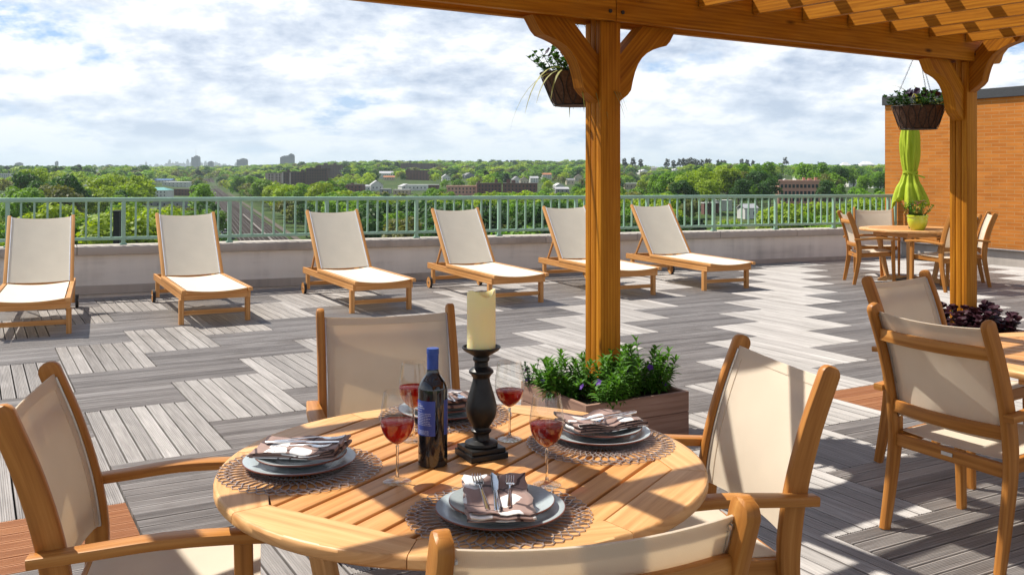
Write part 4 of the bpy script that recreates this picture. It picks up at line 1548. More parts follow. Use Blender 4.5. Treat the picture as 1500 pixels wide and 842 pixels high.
def planter(label, loc, size, h):
    t = thing('planter_box', label, 'planter', loc, R(29.2), 'square timber planters round the pergola posts')
    th = .025; s = size / 2
    for zc, hh in ((h * .27, h * .53), (h * .77, h * .45)):
        for k in range(4):
            mb = MB()
            a = k * PI / 2
            c, sn = math.cos(a), math.sin(a)
            def rot(x, y, z): return Vector((x * c - y * sn, x * sn + y * c, z))
            ext = s if k % 2 == 0 else s - th
            mb.bar(rot(-ext, -s + th / 2, zc), rot(ext, -s + th / 2, zc), th, hh, rot(0, 1, 0), .003)
            mb.build('board', M['planter'], t)
    mb = MB(); z = h - .035
    mb.quad([(-s + th, -s + th, z), (s - th, -s + th, z), (s - th, s - th, z), (-s + th, s - th, z)])
    mb.build('soil', M['soil'], t)
    return t


PS = .68
P1c = C1P; P2c = C1P + P1D * SP
planter('weathered timber planter box at the foot of the near post, full of bright green plants', P1c, PS, .245)
planter('timber planter box at the foot of the second post, with dark purple plants', P2c, .62, .245)
Rr = random.Random(21)
gp = 'green bushy plants in the near planter'
for (a, b, r, h, n, lab) in [(-.235, .03, .16, .24, 34, 'bright green bushy plant at the left corner of the near planter'),
                             (-.10, -.215, .17, .25, 36, 'bright green bushy plant in front of the near post'),
                             (.16, .18, .16, .24, 28, 'bright green bushy plant behind the near post in the planter'),
                             (.235, -.10, .15, .28, 32, 'tall green bushy plant right of the near post in the planter')]:
    p = P1c + D1 * a + D2 * b; p.z = .20
    bush('bushy_plant', lab, 'plant', p, r, h, n, M['leaf_green'], .072, .018, gp, M['petal_violet'], 1.0, 9, Rr, 3)
p = P1c + D1 * -.30 + D2 * .27; p.z = .20
bush('flowering_plant', 'small violet flowered plant at the far left edge of the near planter', 'plant', p, .06, .19, 8, M['leaf_dark'], .03, .012, None, M['petal_violet'], .8, 6, Rr, 5)
gp2 = 'dark purple plants in the second planter'
for (a, b, lab) in [(-.20, -.12, 'dark purple leafy plant left of the second post, behind the chair back'), (.0, -.24, 'dark purple leafy plant in front of the second post'),
                    (.21, -.05, 'dark purple leafy plant right of the second post'), (-.05, .22, 'dark purple leafy plant behind the second post')]:
    p = P2c + D1 * a + D2 * b; p.z = .20
    bush('heuchera_plant', lab, 'plant', p, .17, .21, 26, M['leaf_purple'], .075, .062, gp2, None, 1.1, 5, Rr)


# ---- hanging baskets
M['coco'] = simple('coco_liner', (.10, .05, .028), .95, 0, .35, 70, bmp=.7)
M['iron'] = simple('dark_iron', (.02, .017, .015), .5, .3)


def basket(label, loc, hook, rt, rb, h, seed):
    t = thing('hanging_basket', label, 'hanging basket', loc, 0, 'hanging baskets under the pergola')
    mb = MB(); mb.lathe([(0, 0), (rb, 0), (rb + (rt - rb) * .55, h * .45), (rt, h), (rt - .012, h), (rt - .02, h - .03), (0, h - .035)], 36,
                        fn=lambda r, z, a: (r * (1 + .012 * math.sin(9 * a + z * 30)), z)); mb.build('liner', M['coco'], t, 40)
    mb = MB()
    for (r, z) in ((rt + .004, h), (rb + .004, .004)):
        mb.sweep([(r * math.cos(2 * PI * k / 40), r * math.sin(2 * PI * k / 40), z) for k in range(40)], [(.004 * math.cos(q), .004 * math.sin(q)) for q in (0, 1.57, 3.14, 4.71)], (0, 0, 1), closed=True)
    for k in range(14):
        a0 = 2 * PI * k / 14
        for sg in (-1, 1):
            pts = []
            for i in range(7):
                u = i / 6
                z = h * u; r = rb + (rt - rb) * (u ** .85) + .006
                a = a0 + sg * .17 * math.sin(PI * u)
                pts.append((r * math.cos(a), r * math.sin(a), z))
            mb.tube(pts, .0026, 4, caps=False)
    mb.build('wire_frame', M['iron'], t)
    hk = Vector(hook) - Vector(loc)
    for k in range(3):
        a = 2 * PI * k / 3 + .5
        p0 = Vector((rt * math.cos(a), rt * math.sin(a), h)); L = (hk - p0).length
        n = int(L / .019); d = (hk - p0).normalized()
        s1 = d.cross(ZUP).normalized(); s2 = d.cross(s1)
        mb = MB()
        for i in range(n):
            c = p0 + d * (i + .5) * L / n
            s_ = s1 if i % 2 else s2
            pts = [c + d * (.0125 * math.cos(q)) + s_ * (.005 * math.sin(q)) for q in [2 * PI * j / 8 for j in range(8)]]
            mb.sweep(pts, [(.0014 * math.cos(q), .0014 * math.sin(q)) for q in (0, 2.1, 4.2)], d.cross(s_), closed=True)
        mb.build('chain', M['iron'], t)
    mb = MB(); mb.tube([hk + Vector((0, 0, -.012)), hk + Vector((.012, 0, -.002)), hk + Vector((.012, 0, .02)), hk + Vector((0, 0, .04))], .003, 6); mb.build('hook', M['iron'], t)
    return t


def pansies(label, loc, r, h, seed, group):
    t = bush('pansy_plant', label, 'plant', loc, r, h, 64, M['leaf_dark'], .038, .028, group, None, 1.25, 5, random.Random(seed))
    rr = random.Random(seed + 1)
    for i in range(24):
        a = rr.uniform(0, 2 * PI); q = rr.uniform(.2, 1.05)
        tp = Vector((r * q * math.cos(a), r * q * math.sin(a), h * rr.uniform(.75, 1.15) * (1 - .2 * q)))
        ax = Vector((math.cos(a) * .7 - .1, math.sin(a) * .7 - .3, .5)).normalized()
        s1 = ax.cross(ZUP).normalized(); s2 = ax.cross(s1)
        mf = MB()
        for k in range(5):
            b_ = 2 * PI * k / 5
            leaf(mf, tp, s1 * math.cos(b_) + s2 * math.sin(b_) + ax * .25, ax, .028, .032, .05, 0, 2)
        mf.build('flower', M['petal_dark'], t)
    return t


def spike(label, loc, n, L, seed, up, group):
    rr = random.Random(seed)
    mb = MB()
    for i in range(n):
        a = rr.uniform(0, 2 * PI)
        el = rr.uniform(*up)
        d = Vector((math.cos(a) * math.cos(el), math.sin(a) * math.cos(el), math.sin(el)))
        l = L * rr.uniform(.6, 1.1)
        s = d.cross(ZUP).normalized()
        pts = []
        vel = d.copy(); c = Vector((0, 0, 0))
        for k in range(9):
            pts.append(c.copy()); c = c + vel * (l / 8); vel = (vel + Vector((0, 0, -.22 if up[0] > .5 else -.32))).normalized()
        for k in range(8):
            w0, w1 = .008 * (1 - (k / 8) ** 2) + .0008, .008 * (1 - ((k + 1) / 8) ** 2) + .0006
            mb.quad([pts[k] - s * w0, pts[k] + s * w0, pts[k + 1] + s * w1, pts[k + 1] - s * w1])
    o = mb.build('grassy_plant', M['leaf_stripe'], None, None, loc)
    return tag(o, label, 'plant', group)


b1 = Vector((.386, 5.745, 1.845))
basket('dark coco hanging basket behind the near post, with long trailing striped leaves', b1, (.386, 5.745, 2.44), .215, .13, .195, 1)
pansies('dark violet pansies in the basket at the near post', b1 + Vector((0, 0, .15)), .23, .20, 5, None)
spike('long striped leaves hanging out of the basket at the near post', b1 + Vector((-.06, -.16, .19)), 15, .5, 4, (.0, .4), None)
b2 = Vector((3.225, 7.66, 1.784))
basket('dark coco hanging basket in front of the brick wall, above the closed lime umbrella', b2, (3.225, 7.66, 2.44), .195, .13, .185, 2)
pansies('dark violet pansies in the basket above the lime umbrella', b2 + Vector((0, 0, .15)), .20, .16, 9, None)
spike('thin spiky leaves rising from the basket above the lime umbrella', b2 + Vector((0, 0, .18)), 11, .36, 8, (.6, 1.35), None)

# ---- lime umbrella, pot and its flowers
m, nt, out = mat('lime_canvas')
p = N(nt, 'ShaderNodeBsdfPrincipled', Roughness=.7); p.inputs['Base Color'].default_value = (.42, .53, .02, 1)
tr = nt.nodes.new('ShaderNodeBsdfTranslucent'); tr.inputs[0].default_value = (.42, .52, .02, 1)
mx = N(nt, 'ShaderNodeMixShader'); mx.inputs[0].default_value = .2
nt.links.new(bump(nt, noise(nt, uvscaled(nt, 1, 1, 'Object'), 12, 4), .3, .02), p.inputs['Normal'])
nt.links.new(p.outputs[0], mx.inputs[1]); nt.links.new(tr.outputs[0], mx.inputs[2]); nt.links.new(mx.outputs[0], out.inputs[0])
M['lime'] = m
M['lime_pot'] = simple('lime_glazed_pot', (.50, .58, .04), .2, 0, .06, 6, coat=.4)
M['dark_pole'] = simple('dark_green_pole', (.02, .035, .03), .4, .2)
um = thing('closed_umbrella', 'closed lime green umbrella tied round its pole, standing through the far table', 'umbrella', T3)
mb = MB(); mb.tube([(0, 0, 0), (0, 0, 2.28)], .022, 14); mb.build('pole', M['dark_pole'], um, 40)
mb = MB(); mb.lathe([(0, 0), (.20, 0), (.20, .035), (.07, .06), (.035, .08), (.035, .18), (.0, .18)], 32, fn=lambda r, z, a: (r + (.0 if z else 0), z)); mb.build('base', M['dark_pole'], um, 40)


def fold(r, z, a):
    amp = .34 if z < 1.42 else .24
    q = math.sin(8 * a + 1.2 * math.sin(z * 5)); q = (abs(q) ** .6) * (1 if q > 0 else -1)
    k = 1 + amp * q * (.6 + .4 * math.sin(a * 3 + z * 4)) + .14 * math.sin(3 * a + 1) + .05 * math.sin(19 * a + z * 9)
    if z < 1.06: z = z + .05 * math.sin(4 * a + .7) + .035 * math.sin(9 * a)
    return r * k, z


cp = [(.03, 2.27), (.06, 2.22), (.085, 2.12), (.10, 2.0), (.112, 1.88), (.115, 1.72), (.105, 1.58), (.088, 1.48), (.078, 1.43), (.09, 1.38), (.115, 1.30), (.15, 1.24), (.178, 1.16), (.20, 1.09), (.215, 1.03)]
cpf = [(q.x, q.z) for q in bez([Vector((r, 0, z)) for r, z in cp], 3)]
mb = MB(); mb.lathe(cpf, 96, fn=fold); can = mb.build('canopy', M['lime'], um, 80)
can.scale = (.90, .90, 1)
md = can.modifiers.new('cloth', 'SOLIDIFY'); md.thickness = .004
mb = MB(); mb.sweep([(.092 * math.cos(2 * PI * k / 24), .092 * math.sin(2 * PI * k / 24), 1.43 + .006 * math.sin(k)) for k in range(24)], crect(.03, .008, .002), (0, 0, 1), closed=True)
mb.bar((-.05, -.08, 1.43), (.13, -.14, 1.36), .02, .004, (0, 0, 1), .001)
mb.build('tie_strap', M['lime'], um)
pt_loc = T3 + Vector((-.045, -.33, TH))
pt = thing('flower_pot', 'lime glazed ribbed flower pot on the far table in front of the umbrella pole', 'flower pot', pt_loc)
mb = MB()
mb.lathe([(0, 0), (.088, 0), (.096, .01), (.118, .06), (.135, .11), (.140, .15), (.137, .175), (.148, .18), (.150, .20), (.142, .205), (.134, .195), (.132, .175), (0, .17)], 48,
         fn=lambda r, z, a: (r + (.004 * math.sin(z * 120) if .02 < z < .15 and r > .05 else 0), z)); mb.build('pot', M['lime_pot'], pt, 50)
mb = MB(); mb.lathe([(.1, .176), (0, .178)], 24); mb.build('soil', M['soil'], pt)
pt.scale = (.88, .88, .92)
fl = bush('potted_flowers', 'pink and yellow flowers growing in the lime pot', 'plant', pt_loc + Vector((0, 0, .17)), .16, .19, 40, M['leaf_green'], .035, .016, None, M['petal_yellow'], 1.2, 6, random.Random(4), 14)
rr = random.Random(6)
for i in range(10):
    a = rr.uniform(0, 2 * PI); q = rr.uniform(.3, 1.1)
    tp = Vector((.16 * q * math.cos(a), .16 * q * math.sin(a), .19 * rr.uniform(.7, 1.1)))
    mf = MB()
    for k in range(5):
        b_ = 2 * PI * k / 5; leaf(mf, tp, (math.cos(b_), math.sin(b_), .4), ZUP, .026, .026, .05, 0, 2)
    mf.build('flower', M['petal_pink'], fl)
# ------------------------------------------------------------------ the land below and beyond
GZ = -25.0


def sstep(a, b, x):
    t = max(0.0, min(1.0, (x - a) / (b - a)))
    return t * t * (3 - 2 * t)


def hill(x, y):
    d = max(1.0, math.hypot(x, y)); a = x / max(y, 1.0) if y > 0 else (3 if x > 0 else -3)
    a = max(-1.5, min(1.5, a))
    # ridge heights by bearing
    left = sstep(-.10, -.42, a)
    h = GZ
    mid = sstep(-.34, -.12, a) * (1 - sstep(.07, .17, a))
    right = sstep(.04, .22, a)
    h += mid * (12 * sstep(500, 1300, d) + 20 * sstep(1300, 2600, d))
    h += right * (11 * sstep(160, 480, d) + (1 - mid) * 4 * sstep(600, 1500, d))
    h += left * (5 * sstep(150, 500, d) + 8 * sstep(500, 1600, d))
    h += (1 - mid) * (1 - right) * (1 - left) * (15 * sstep(1500, 3600, d)) + left * 6 * sstep(1800, 3600, d)
    h += 2.0 * math.sin(x * .011 + 1.3) * math.sin(y * .009) * sstep(300, 900, d)
    # the railway runs on the level
    o_ = abs((x + 104) * .949 + (y - 395) * .314)
    if y < 1900: h += (GZ - h) * (1 - sstep(28, 110, o_)) * (1 - sstep(1300, 1900, y))
    return h


def px_of(x, y, z):
    return 750 + 1414 * x / y, 248 + 1414 * (CAM_H - z) / y


def find_d(px, py, dmax=5200):
    """ground distance seen at a picture position"""
    a = (px - 750) / 1414
    y = 120.0
    while y < dmax:
        if px_of(a * y, y, hill(a * y, y))[1] <= py:
            return a * y, y
        y *= 1.01
    return a * y, y


m, nt, out = mat('ground_cover')
p = N(nt, 'ShaderNodeBsdfPrincipled', Roughness=.95); p.inputs['Specular IOR Level'].default_value = .1
tc = nt.nodes.new('ShaderNodeTexCoord')
a = noise(nt, tc.outputs['Object'], .035, 5, .6); b = noise(nt, tc.outputs['Object'], .25, 4, .6)
t = mth(nt, 'ADD', mth(nt, 'MULTIPLY', a, .6), mth(nt, 'MULTIPLY', b, .4))
rp = ramp(nt, [(.35, (.03, .055, .014)), (.52, (.05, .085, .02)), (.62, (.085, .09, .04)), (.70, (.17, .15, .12))], t)
nt.links.new(rp.outputs[0], p.inputs['Base Color']); nt.links.new(p.outputs[0], out.inputs[0]); M['ground'] = m
# polar sheet
vs, fs = [], []
rad = [12.0]
while rad[-1] < 30000: rad.append(rad[-1] * 1.11 + 6)
na = 150
for r in rad:
    for i in range(na):
        an = 2 * PI * i / na
        x, y = r * math.sin(an), r * math.cos(an)
        vs.append((x, y, hill(x, y)))
for i in range(len(rad) - 1):
    for j in range(na):
        k = (j + 1) % na
        fs.append((i * na + j, i * na + k, (i + 1) * na + k, (i + 1) * na + j))
vs.append((0, 0, GZ)); c = len(vs) - 1
mb = MB(); mb.v = vs; mb.f = fs + [(c, (j + 1) % na, j) for j in range(na)]
mb.uv = [[(0, 0)] * len(f) for f in mb.f]; mb.m = [0] * len(mb.f)
tag(mb.build('ground', M['ground'], None, 180), kind='structure')

# ---- railway running away on the left
M['ballast'] = simple('rail_ballast', (.045, .037, .033), .95, 0, .3, .6)
M['ballast'].node_tree.nodes['Principled BSDF'].inputs['Specular IOR Level'].default_value = .03
M['rust_rail'] = simple('steel_rail', (.13, .11, .10), .5, .3)
M['asphalt'] = simple('asphalt', (.13, .13, .135), .9, 0, .2, .3)
M['concrete'] = simple('pale_concrete', (.12, .105, .09), .9, 0, .15, .3, spec=.03)


def gpt(px, py): 
    x, y = find_d(px, py); return Vector((x, y, 0))


ra = Vector((-104, 395, 0)); rb_ = Vector((-490, 1561, 0))
rd = (rb_ - ra).normalized(); rn = Vector((rd.y, -rd.x, 0))


def strip(name, m_, s0, s1, o0, o1, dz, n=40):
    mb = MB()
    for i in range(n):
        q = []
        for (s_, o_) in ((i, o0), (i, o1), (i + 1, o1), (i + 1, o0)):
            v = ra + rd * (s0 + (s1 - s0) * s_ / n) + rn * o_
            q.append((v.x, v.y, hill(v.x, v.y) + dz))
        mb.quad(q, [(0, 0)] * 4)
    return mb.build(name, m_)


tag(strip('railway_bed', M['ballast'], -250, 1500, -9.5, 9.0, .35), kind='structure')
tag(strip('service_road', M['concrete'], -250, 700, 10.5, 13, .45), kind='structure')
mb = MB()
for tr_ in (-8.0, -4.6, -1.0, 4.4, 7.6):
    for g in (-.72, .72):
        n = 36
        pts = []
        for i in range(n + 1):
            v = ra + rd * (-250 + 1700 * i / n) + rn * (tr_ + g); pts.append((v.x, v.y, hill(v.x, v.y) + .55))
        mb.sweep(pts, [(-.09, -.1), (.09, -.1), (.09, .1), (-.09, .1)], rn, caps=False)
o = mb.build('railway_rails', M['rust_rail']); tag(o, kind='structure')
M['platform'] = simple('platform_edge', (.17, .15, .135), .9, 0, .1, .5)
tag(strip('railway_platform', M['platform'], -120, 160, 1.2, 2.2, 1.1), kind='structure')

# ------------------------------------------------------------------ buildings beyond
M['win_dark'] = simple('dark_window_glass', (.03, .035, .045), .15, 0, .1, 1)
def bmat(name, c, rough=.85): 
    if name not in M: M[name] = simple(name, c, rough, 0, .12, .15)
    return M[name]


def ftower(name, c1, cw, bw, bh):
    """facade with small windows as a pattern, for buildings too far for single panes"""
    if name in M: return M[name]
    m, nt, out = mat(name)
    b = N(nt, 'ShaderNodeTexBrick'); b.offset = 0
    b.inputs['Color1'].default_value = (*cw, 1); b.inputs['Color2'].default_value = tuple([*(c * .8 for c in cw), 1]); b.inputs['Mortar'].default_value = (*c1, 1)
    b.inputs['Scale'].default_value = 1; b.inputs['Brick Width'].default_value = bw; b.inputs['Row Height'].default_value = bh; b.inputs['Mortar Size'].default_value = bh * .3
    nt.links.new(uvscaled(nt, 1, 1), b.inputs['Vector'])
    p = N(nt, 'ShaderNodeBsdfPrincipled', Roughness=.8); nt.links.new(b.outputs['Color'], p.inputs['Base Color']); nt.links.new(p.outputs[0], out.inputs[0])
    M[name] = m
    return m


def block(mb, cx, cy, w, d, z0, z1, mi=0):
    """box in local coords with metric wall UVs"""
    P = [(cx - w / 2, cy - d / 2), (cx + w / 2, cy - d / 2), (cx + w / 2, cy + d / 2), (cx - w / 2, cy + d / 2)]
    for i in range(4):
        a, b = P[i], P[(i + 1) % 4]
        L = math.hypot(a[0] - b[0], a[1] - b[1])
        mb.quad([(*a, z0), (*b, z0), (*b, z1), (*a, z1)], [(0, z0), (L, z0), (L, z1), (0, z1)], mi)
    mb.quad([(*p, z1) for p in P], [(0, 0)] * 4, mi)


WINM = {}


def window_mesh(w, h):
    k = (w, h)
    if k not in WINM:
        mb = MB(); mb.box((0, 0, 0), (w, .16, h), .02); o = mb.build('window', M['win_dark']); WINM[k] = o.data; bpy.data.objects.remove(o)
    return WINM[k]


def windows(t, w, z0, z1, d, cols, rows, ww=1.1, wh=1.5):
    me = window_mesh(ww, wh)
    for i in range(cols):
        for j in range(rows):
            o = bpy.data.objects.new('window', me); COL.objects.link(o); o.parent = t
            o.location = ((i + .5) / cols * w - w / 2, -d / 2 - .02, z0 + (j + .5) / rows * (z1 - z0))


CLEAR = []                                 # picture rectangles kept free of nearer trees (px0, px1, py0, py1, distance)
HOUSES = []


def site(px, pyb, D=None):
    """ground point under a picture position (layout planning)"""
    if D is None:
        x, y = find_d(px, pyb)
    else:
        y = D; x = (px - 750) / 1414 * y
    return x, y, hill(x, y)


def house(px, pyb, wpx, hpx, wall, roof, label, kind='gable', rz=0.0, D=None):
    x, y, z = site(px, pyb, D)
    s = y / 1414
    w = max(6.0, wpx * s); h = max(4.5, CAM_H - (pyb - hpx - 248) * s - z)
    d = w * .8
    t = thing('house', label, 'house', (x, y, z - .3), rz, None)
    eav = h * (.58 if kind == 'gable' else .92)
    mb = MB(); block(mb, 0, 0, w, d, -3, eav)
    if kind == 'gable':
        mb.quad([(-w / 2, -d / 2, eav), (w / 2, -d / 2, eav), (0, -d / 2, h)]); mb.quad([(-w / 2, d / 2, eav), (w / 2, d / 2, eav), (0, d / 2, h)])
    mb.build('wall', wall, t)
    mb = MB(); e = .35
    if kind == 'gable':
        for sg in (-1, 1):
            mb.bar((sg * (w / 4 + e * .4), -d / 2 - e, (eav + h) / 2 - .1), (sg * (w / 4 + e * .4), d / 2 + e, (eav + h) / 2 - .1), math.hypot(w / 2 + e, h - eav), .25, Vector((sg * (w / 2), 0, -(h - eav))), 0)
    elif kind == 'side':
        for sg in (-1, 1):
            mb.bar((-w / 2 - e, sg * (d / 4), (eav + h * 1.25) / 2), (w / 2 + e, sg * d / 4, (eav + h * 1.25) / 2), math.hypot(d / 2 + e, h * 1.25 - eav), .25, Vector((0, sg * d / 2, -(h * 1.25 - eav))), 0)
    elif kind == 'hip':
        A = [(-w / 2 - e, -d / 2 - e, eav), (w / 2 + e, -d / 2 - e, eav), (w / 2 + e, d / 2 + e, eav), (-w / 2 - e, d / 2 + e, eav)]
        r0, r1 = (-w * .2, 0, h * 1.25), (w * .2, 0, h * 1.25)
        mb.quad([A[0], A[1], r1, r0]); mb.quad([A[2], A[3], r0, r1]); mb.quad([A[1], A[2], r1]); mb.quad([A[3], A[0], r0]); mb.quad(A[::-1])
    else:
        block(mb, 0, 0, w + .3, d + .3, eav, h)
    mb.build('roof', roof, t)
    nc = max(2, int(w / 3.2)); nr = max(1, int(eav / 3))
    windows(t, w * .9, .6, eav - .2, d, min(nc, 6), min(nr, 2), .95, 1.3)
    CLEAR.append((px - wpx * .5, px + wpx * .5, pyb - hpx * .9, pyb, y - d))
    HOUSES.append((x, y, max(w, d) * .6 + 4))
    return t


white = bmat('white_siding', (.62, .61, .58)); cream = bmat('cream_siding', (.52, .45, .34)); greyw = bmat('grey_siding', (.26, .26, .27))
tanw = bmat('tan_render', (.42, .34, .24)); rbrick = bmat('dark_red_brick', (.13, .055, .045)); pbrick = bmat('salmon_brick', (.50, .27, .20))
rgrey = bmat('grey_shingles', (.20, .20, .21)); rbrown = bmat('brown_shingles', (.11, .085, .07)); rwhite = bmat('white_roof', (.62, .62, .62)); rpale = bmat('pale_grey_roof', (.42, .42, .43))
rteal = bmat('teal_metal_roof', (.12, .33, .32)); rblue = bmat('blue_metal_roof', (.08, .16, .34)); rorange = bmat('orange_tile_roof', (.42, .16, .07))

HS = [
    (13, 299, 32, 20, white, rpale, 'white house with pale grey roof at the far left, just above the railing', 'gable', .5),
    (20, 324, 34, 15, greyw, rpale, 'grey house low behind the railing at the far left, over the first lounger', 'side', .2),
    (50, 322, 24, 22, greyw, rwhite, 'dark grey house with white roof edge behind the first lounger', 'gable', .1),
    (9, 262, 20, 8, white, rwhite, 'long white flat building among trees at the far left edge', 'flat', 0),
    (112, 296, 26, 26, tanw, rwhite, 'tall grey tan house with white flat roof, left of the big yellow green trees', 'flat', .2),
    (75, 289, 30, 6, tanw, rpale, 'low tan house between the trees above the first lounger', 'side', 0),
    (212, 287, 18, 12, white, rteal, 'small pavilion with teal hipped roof beside the larger teal roof', 'hip', 0),
    (233, 289, 34, 12, white, rteal, 'larger hall with teal hipped roof above the second lounger', 'hip', 0),
    (245, 303, 62, 9, greyw, rpale, 'long grey shop building with flat roof behind the second lounger', 'flat', 0),
    (140, 336, 34, 22, tanw, rpale, 'pale low building seen through the balusters between the first two loungers', 'flat', .1),
    (262, 275, 38, 9, white, rwhite, 'long white industrial shed with flat roof left of the railway', 'flat', 0),
    (271, 287, 26, 11, rbrick, rbrown, 'dark brick warehouse in front of the white shed', 'flat', 0),
    (240, 268, 30, 5, white, rblue, 'shed with blue roof beyond the white industrial shed', 'side', 0),
    (142, 254, 8, 5, white, rpale, 'tiny white house among far dark trees at the left', 'gable', 0),
    (566, 262, 20, 9, white, rpale, 'white house with grey roof beyond the orange roofed house', 'side', .2),
    (570, 264, 16, 4, cream, rorange, 'low house with orange tiled roof below a white house', 'side', .2),
    (551, 279, 18, 15, white, rpale, 'white gabled house right of a pale dome roof', 'gable', .5),
    (537, 280, 11, 8, white, rpale, 'small pale rounded house above the third lounger', 'hip', .3),
    (565, 284, 16, 8, greyw, rpale, 'blue grey box shaped building above the railing, right of the third lounger', 'flat', 0),
    (594, 277, 18, 8, white, rpale, 'white gabled workshop among low shops', 'gable', .9),
    (612, 279, 30, 9, white, rwhite, 'long white workshop with flat roof above the railing', 'flat', .1),
    (589, 285, 24, 8, tanw, rpale, 'tan brick shop building just above the railing', 'flat', 0),
    (633, 277, 20, 7, rbrick, rwhite, 'red shop building with white sign band', 'flat', 0),
    (653, 265, 12, 10, white, rpale, 'white gabled house above the brick blocks', 'gable', .4),
    (686, 262, 16, 9, greyw, rgrey, 'grey gabled house on the wooded slope', 'gable', .8),
    (756, 269, 12, 11, white, rgrey, 'white gabled house with grey roof, left of its cream twin', 'gable', .6),
    (768, 270, 13, 11, cream, rbrown, 'cream gabled house beside a white house on the slope', 'gable', .2),
    (782, 268, 12, 8, white, rpale, 'white house with pale roof right of the cream house', 'side', .2),
    (800, 262, 14, 7, white, rorange, 'white house with reddish roof on the slope', 'side', .4),
    (818, 277, 14, 9, white, rwhite, 'white gabled house lower on the slope, left of the near post', 'gable', .6),
    (835, 271, 12, 8, cream, rgrey, 'cream house close to the near post', 'side', .2),
    (848, 266, 13, 11, cream, rbrown, 'brown gabled house at the left edge of the near post', 'gable', .1),
    (822, 284, 20, 5, greyw, rpale, 'low grey house just above the railing, left of the near post', 'side', .3),
    (914, 254, 7, 8, cream, rbrown, 'small cream gabled house right of the near post', 'gable', .1),
    (942, 256, 16, 8, white, rpale, 'white house on the hill right of the near post', 'gable', .6),
    (958, 252, 10, 6, cream, rgrey, 'cream house beside the white hill house', 'side', .2),
    (988, 255, 14, 8, white, rpale, 'white house with yellow gable near the hilltop', 'gable', .5),
    (987, 262, 12, 5, white, rwhite, 'low white flat building below the yellow gabled house', 'flat', 0),
    (926, 277, 26, 9, tanw, rpale, 'tan flat roofed building among bare trees right of the near post', 'flat', .1),
    (965, 283, 18, 7, cream, rbrown, 'cream low house just above the railing right of the near post', 'side', .3),
    (1040, 312, 20, 16, rbrick, rpale, 'reddish house seen through the railing beyond the last lounger', 'flat', .1),
    (1058, 308, 24, 6, white, rwhite, 'long white roofed building seen through the railing right of the last lounger', 'flat', .1),
    (1095, 320, 16, 10, white, rpale, 'white house seen through the railing, farther right of the last lounger', 'side', .7),
    (1128, 266, 8, 6, white, rpale, 'small white house left above the salmon apartment block', 'gable', .3),
    (1170, 264, 14, 7, white, rwhite, 'white house right behind the salmon apartment block', 'side', .3),
    (1250, 274, 22, 9, white, rpale, 'white house with pale roof between trees right of the salmon block', 'side', .15),
    (1287, 276, 24, 10, white, rpale, 'white house with pale roof next to the brick wall edge', 'side', .1),
    (1150, 268, 6, 5, white, rpale, 'tiny white gabled house among trees above the salmon block', 'gable', 0),
    (1238, 245, 14, 4, white, rwhite, 'low far white hall on the horizon, left of its wider twin', 'hip', 0),
    (1269, 245, 20, 5, white, rwhite, 'wide far white hall on the horizon by the brick wall edge', 'hip', 0),
]
for h_ in HS:
    px, pyb, wp, hp, wl, rf, lab, kd, rz = h_
    house(px, pyb, wp, hp, wl, rf, lab, kd, rz * .6, 2400 if pyb < 247 else None)


def apartments(name, px, pyb, wpx, hpx, wallm, label, cols, rows, D=None, rz=0.0, roofbits=(), deep=.5, stripes=None):
    x, y, z = site(px, pyb, D)
    s = y / 1414
    w, h = wpx * s, max(6.0, CAM_H - (pyb - hpx - 248) * s - z)
    d = w * deep
    t = thing(name, label, 'building', (x, y, z), rz)
    mb = MB(); block(mb, 0, 0, w, d, -4, h); mb.build('wall', wallm, t)
    mb = MB(); block(mb, 0, 0, w + .4, d + .4, h, h + .6); mb.build('roof', rbrown if wallm is not pbrick else wallm, t)
    for (u, ww, hh) in roofbits:
        mb = MB(); block(mb, (u - .5) * w, 0, ww * s, ww * s, h + .6, h + hh * s); mb.build('chimney', wallm, t)
    windows(t, w * .94, h - rows * 3.05, h - .5, d, cols, rows)
    if stripes:
        for u in stripes:
            mb = MB(); block(mb, (u - .5) * w, -d / 2 - .25, w * .045, .5, 0, h - .5); mb.build('balcony_column', bmat('pale_balcony', (.45, .38, .35)), t)
    CLEAR.append((px - wpx * .5, px + wpx * .5, pyb - hpx * .9, pyb, y - d))
    HOUSES.append((x, y, max(w, d) * .6))
    return t


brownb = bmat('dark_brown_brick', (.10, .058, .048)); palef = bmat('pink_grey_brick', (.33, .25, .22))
apartments('apartment_block', 402, 278, 26, 24, palef, 'pinkish balcony end of the large apartment complex beyond the railway', 7, 7, stripes=(.1, .3, .5, .7, .9), rz=.25)
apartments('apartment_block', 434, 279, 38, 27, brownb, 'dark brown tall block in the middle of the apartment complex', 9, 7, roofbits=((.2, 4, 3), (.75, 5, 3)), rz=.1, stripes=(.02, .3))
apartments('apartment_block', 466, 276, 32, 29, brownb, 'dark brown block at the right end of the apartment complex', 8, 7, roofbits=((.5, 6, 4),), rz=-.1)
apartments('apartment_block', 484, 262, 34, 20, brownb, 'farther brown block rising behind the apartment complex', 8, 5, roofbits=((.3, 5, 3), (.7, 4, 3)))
apartments('brick_block', 505, 283, 56, 12, rbrick, 'long low dark brick block above the railing, right of the apartment complex', 10, 3, roofbits=((.2, 4, 3), (.7, 4, 3)))
apartments('brick_block', 716, 287, 36, 18, rbrick, 'dark red brick block with chimney above the fourth lounger', 7, 3, roofbits=((.1, 3, 4), (.8, 4, 6)), rz=.1)
apartments('brick_block', 762, 287, 50, 18, rbrick, 'wide dark red brick block right of the one with chimney', 9, 3, roofbits=((.15, 5, 6), (.3, 6, 5)), rz=-.05)
apartments('brick_block', 676, 286, 44, 13, pbrick, 'low pale red brick block left of the dark red ones', 8, 2, rz=.05)
apartments('brick_block', 612, 264, 34, 14, rbrick, 'dark brick block half hidden in trees on the far slope', 7, 4, roofbits=((.1, 4, 3),))
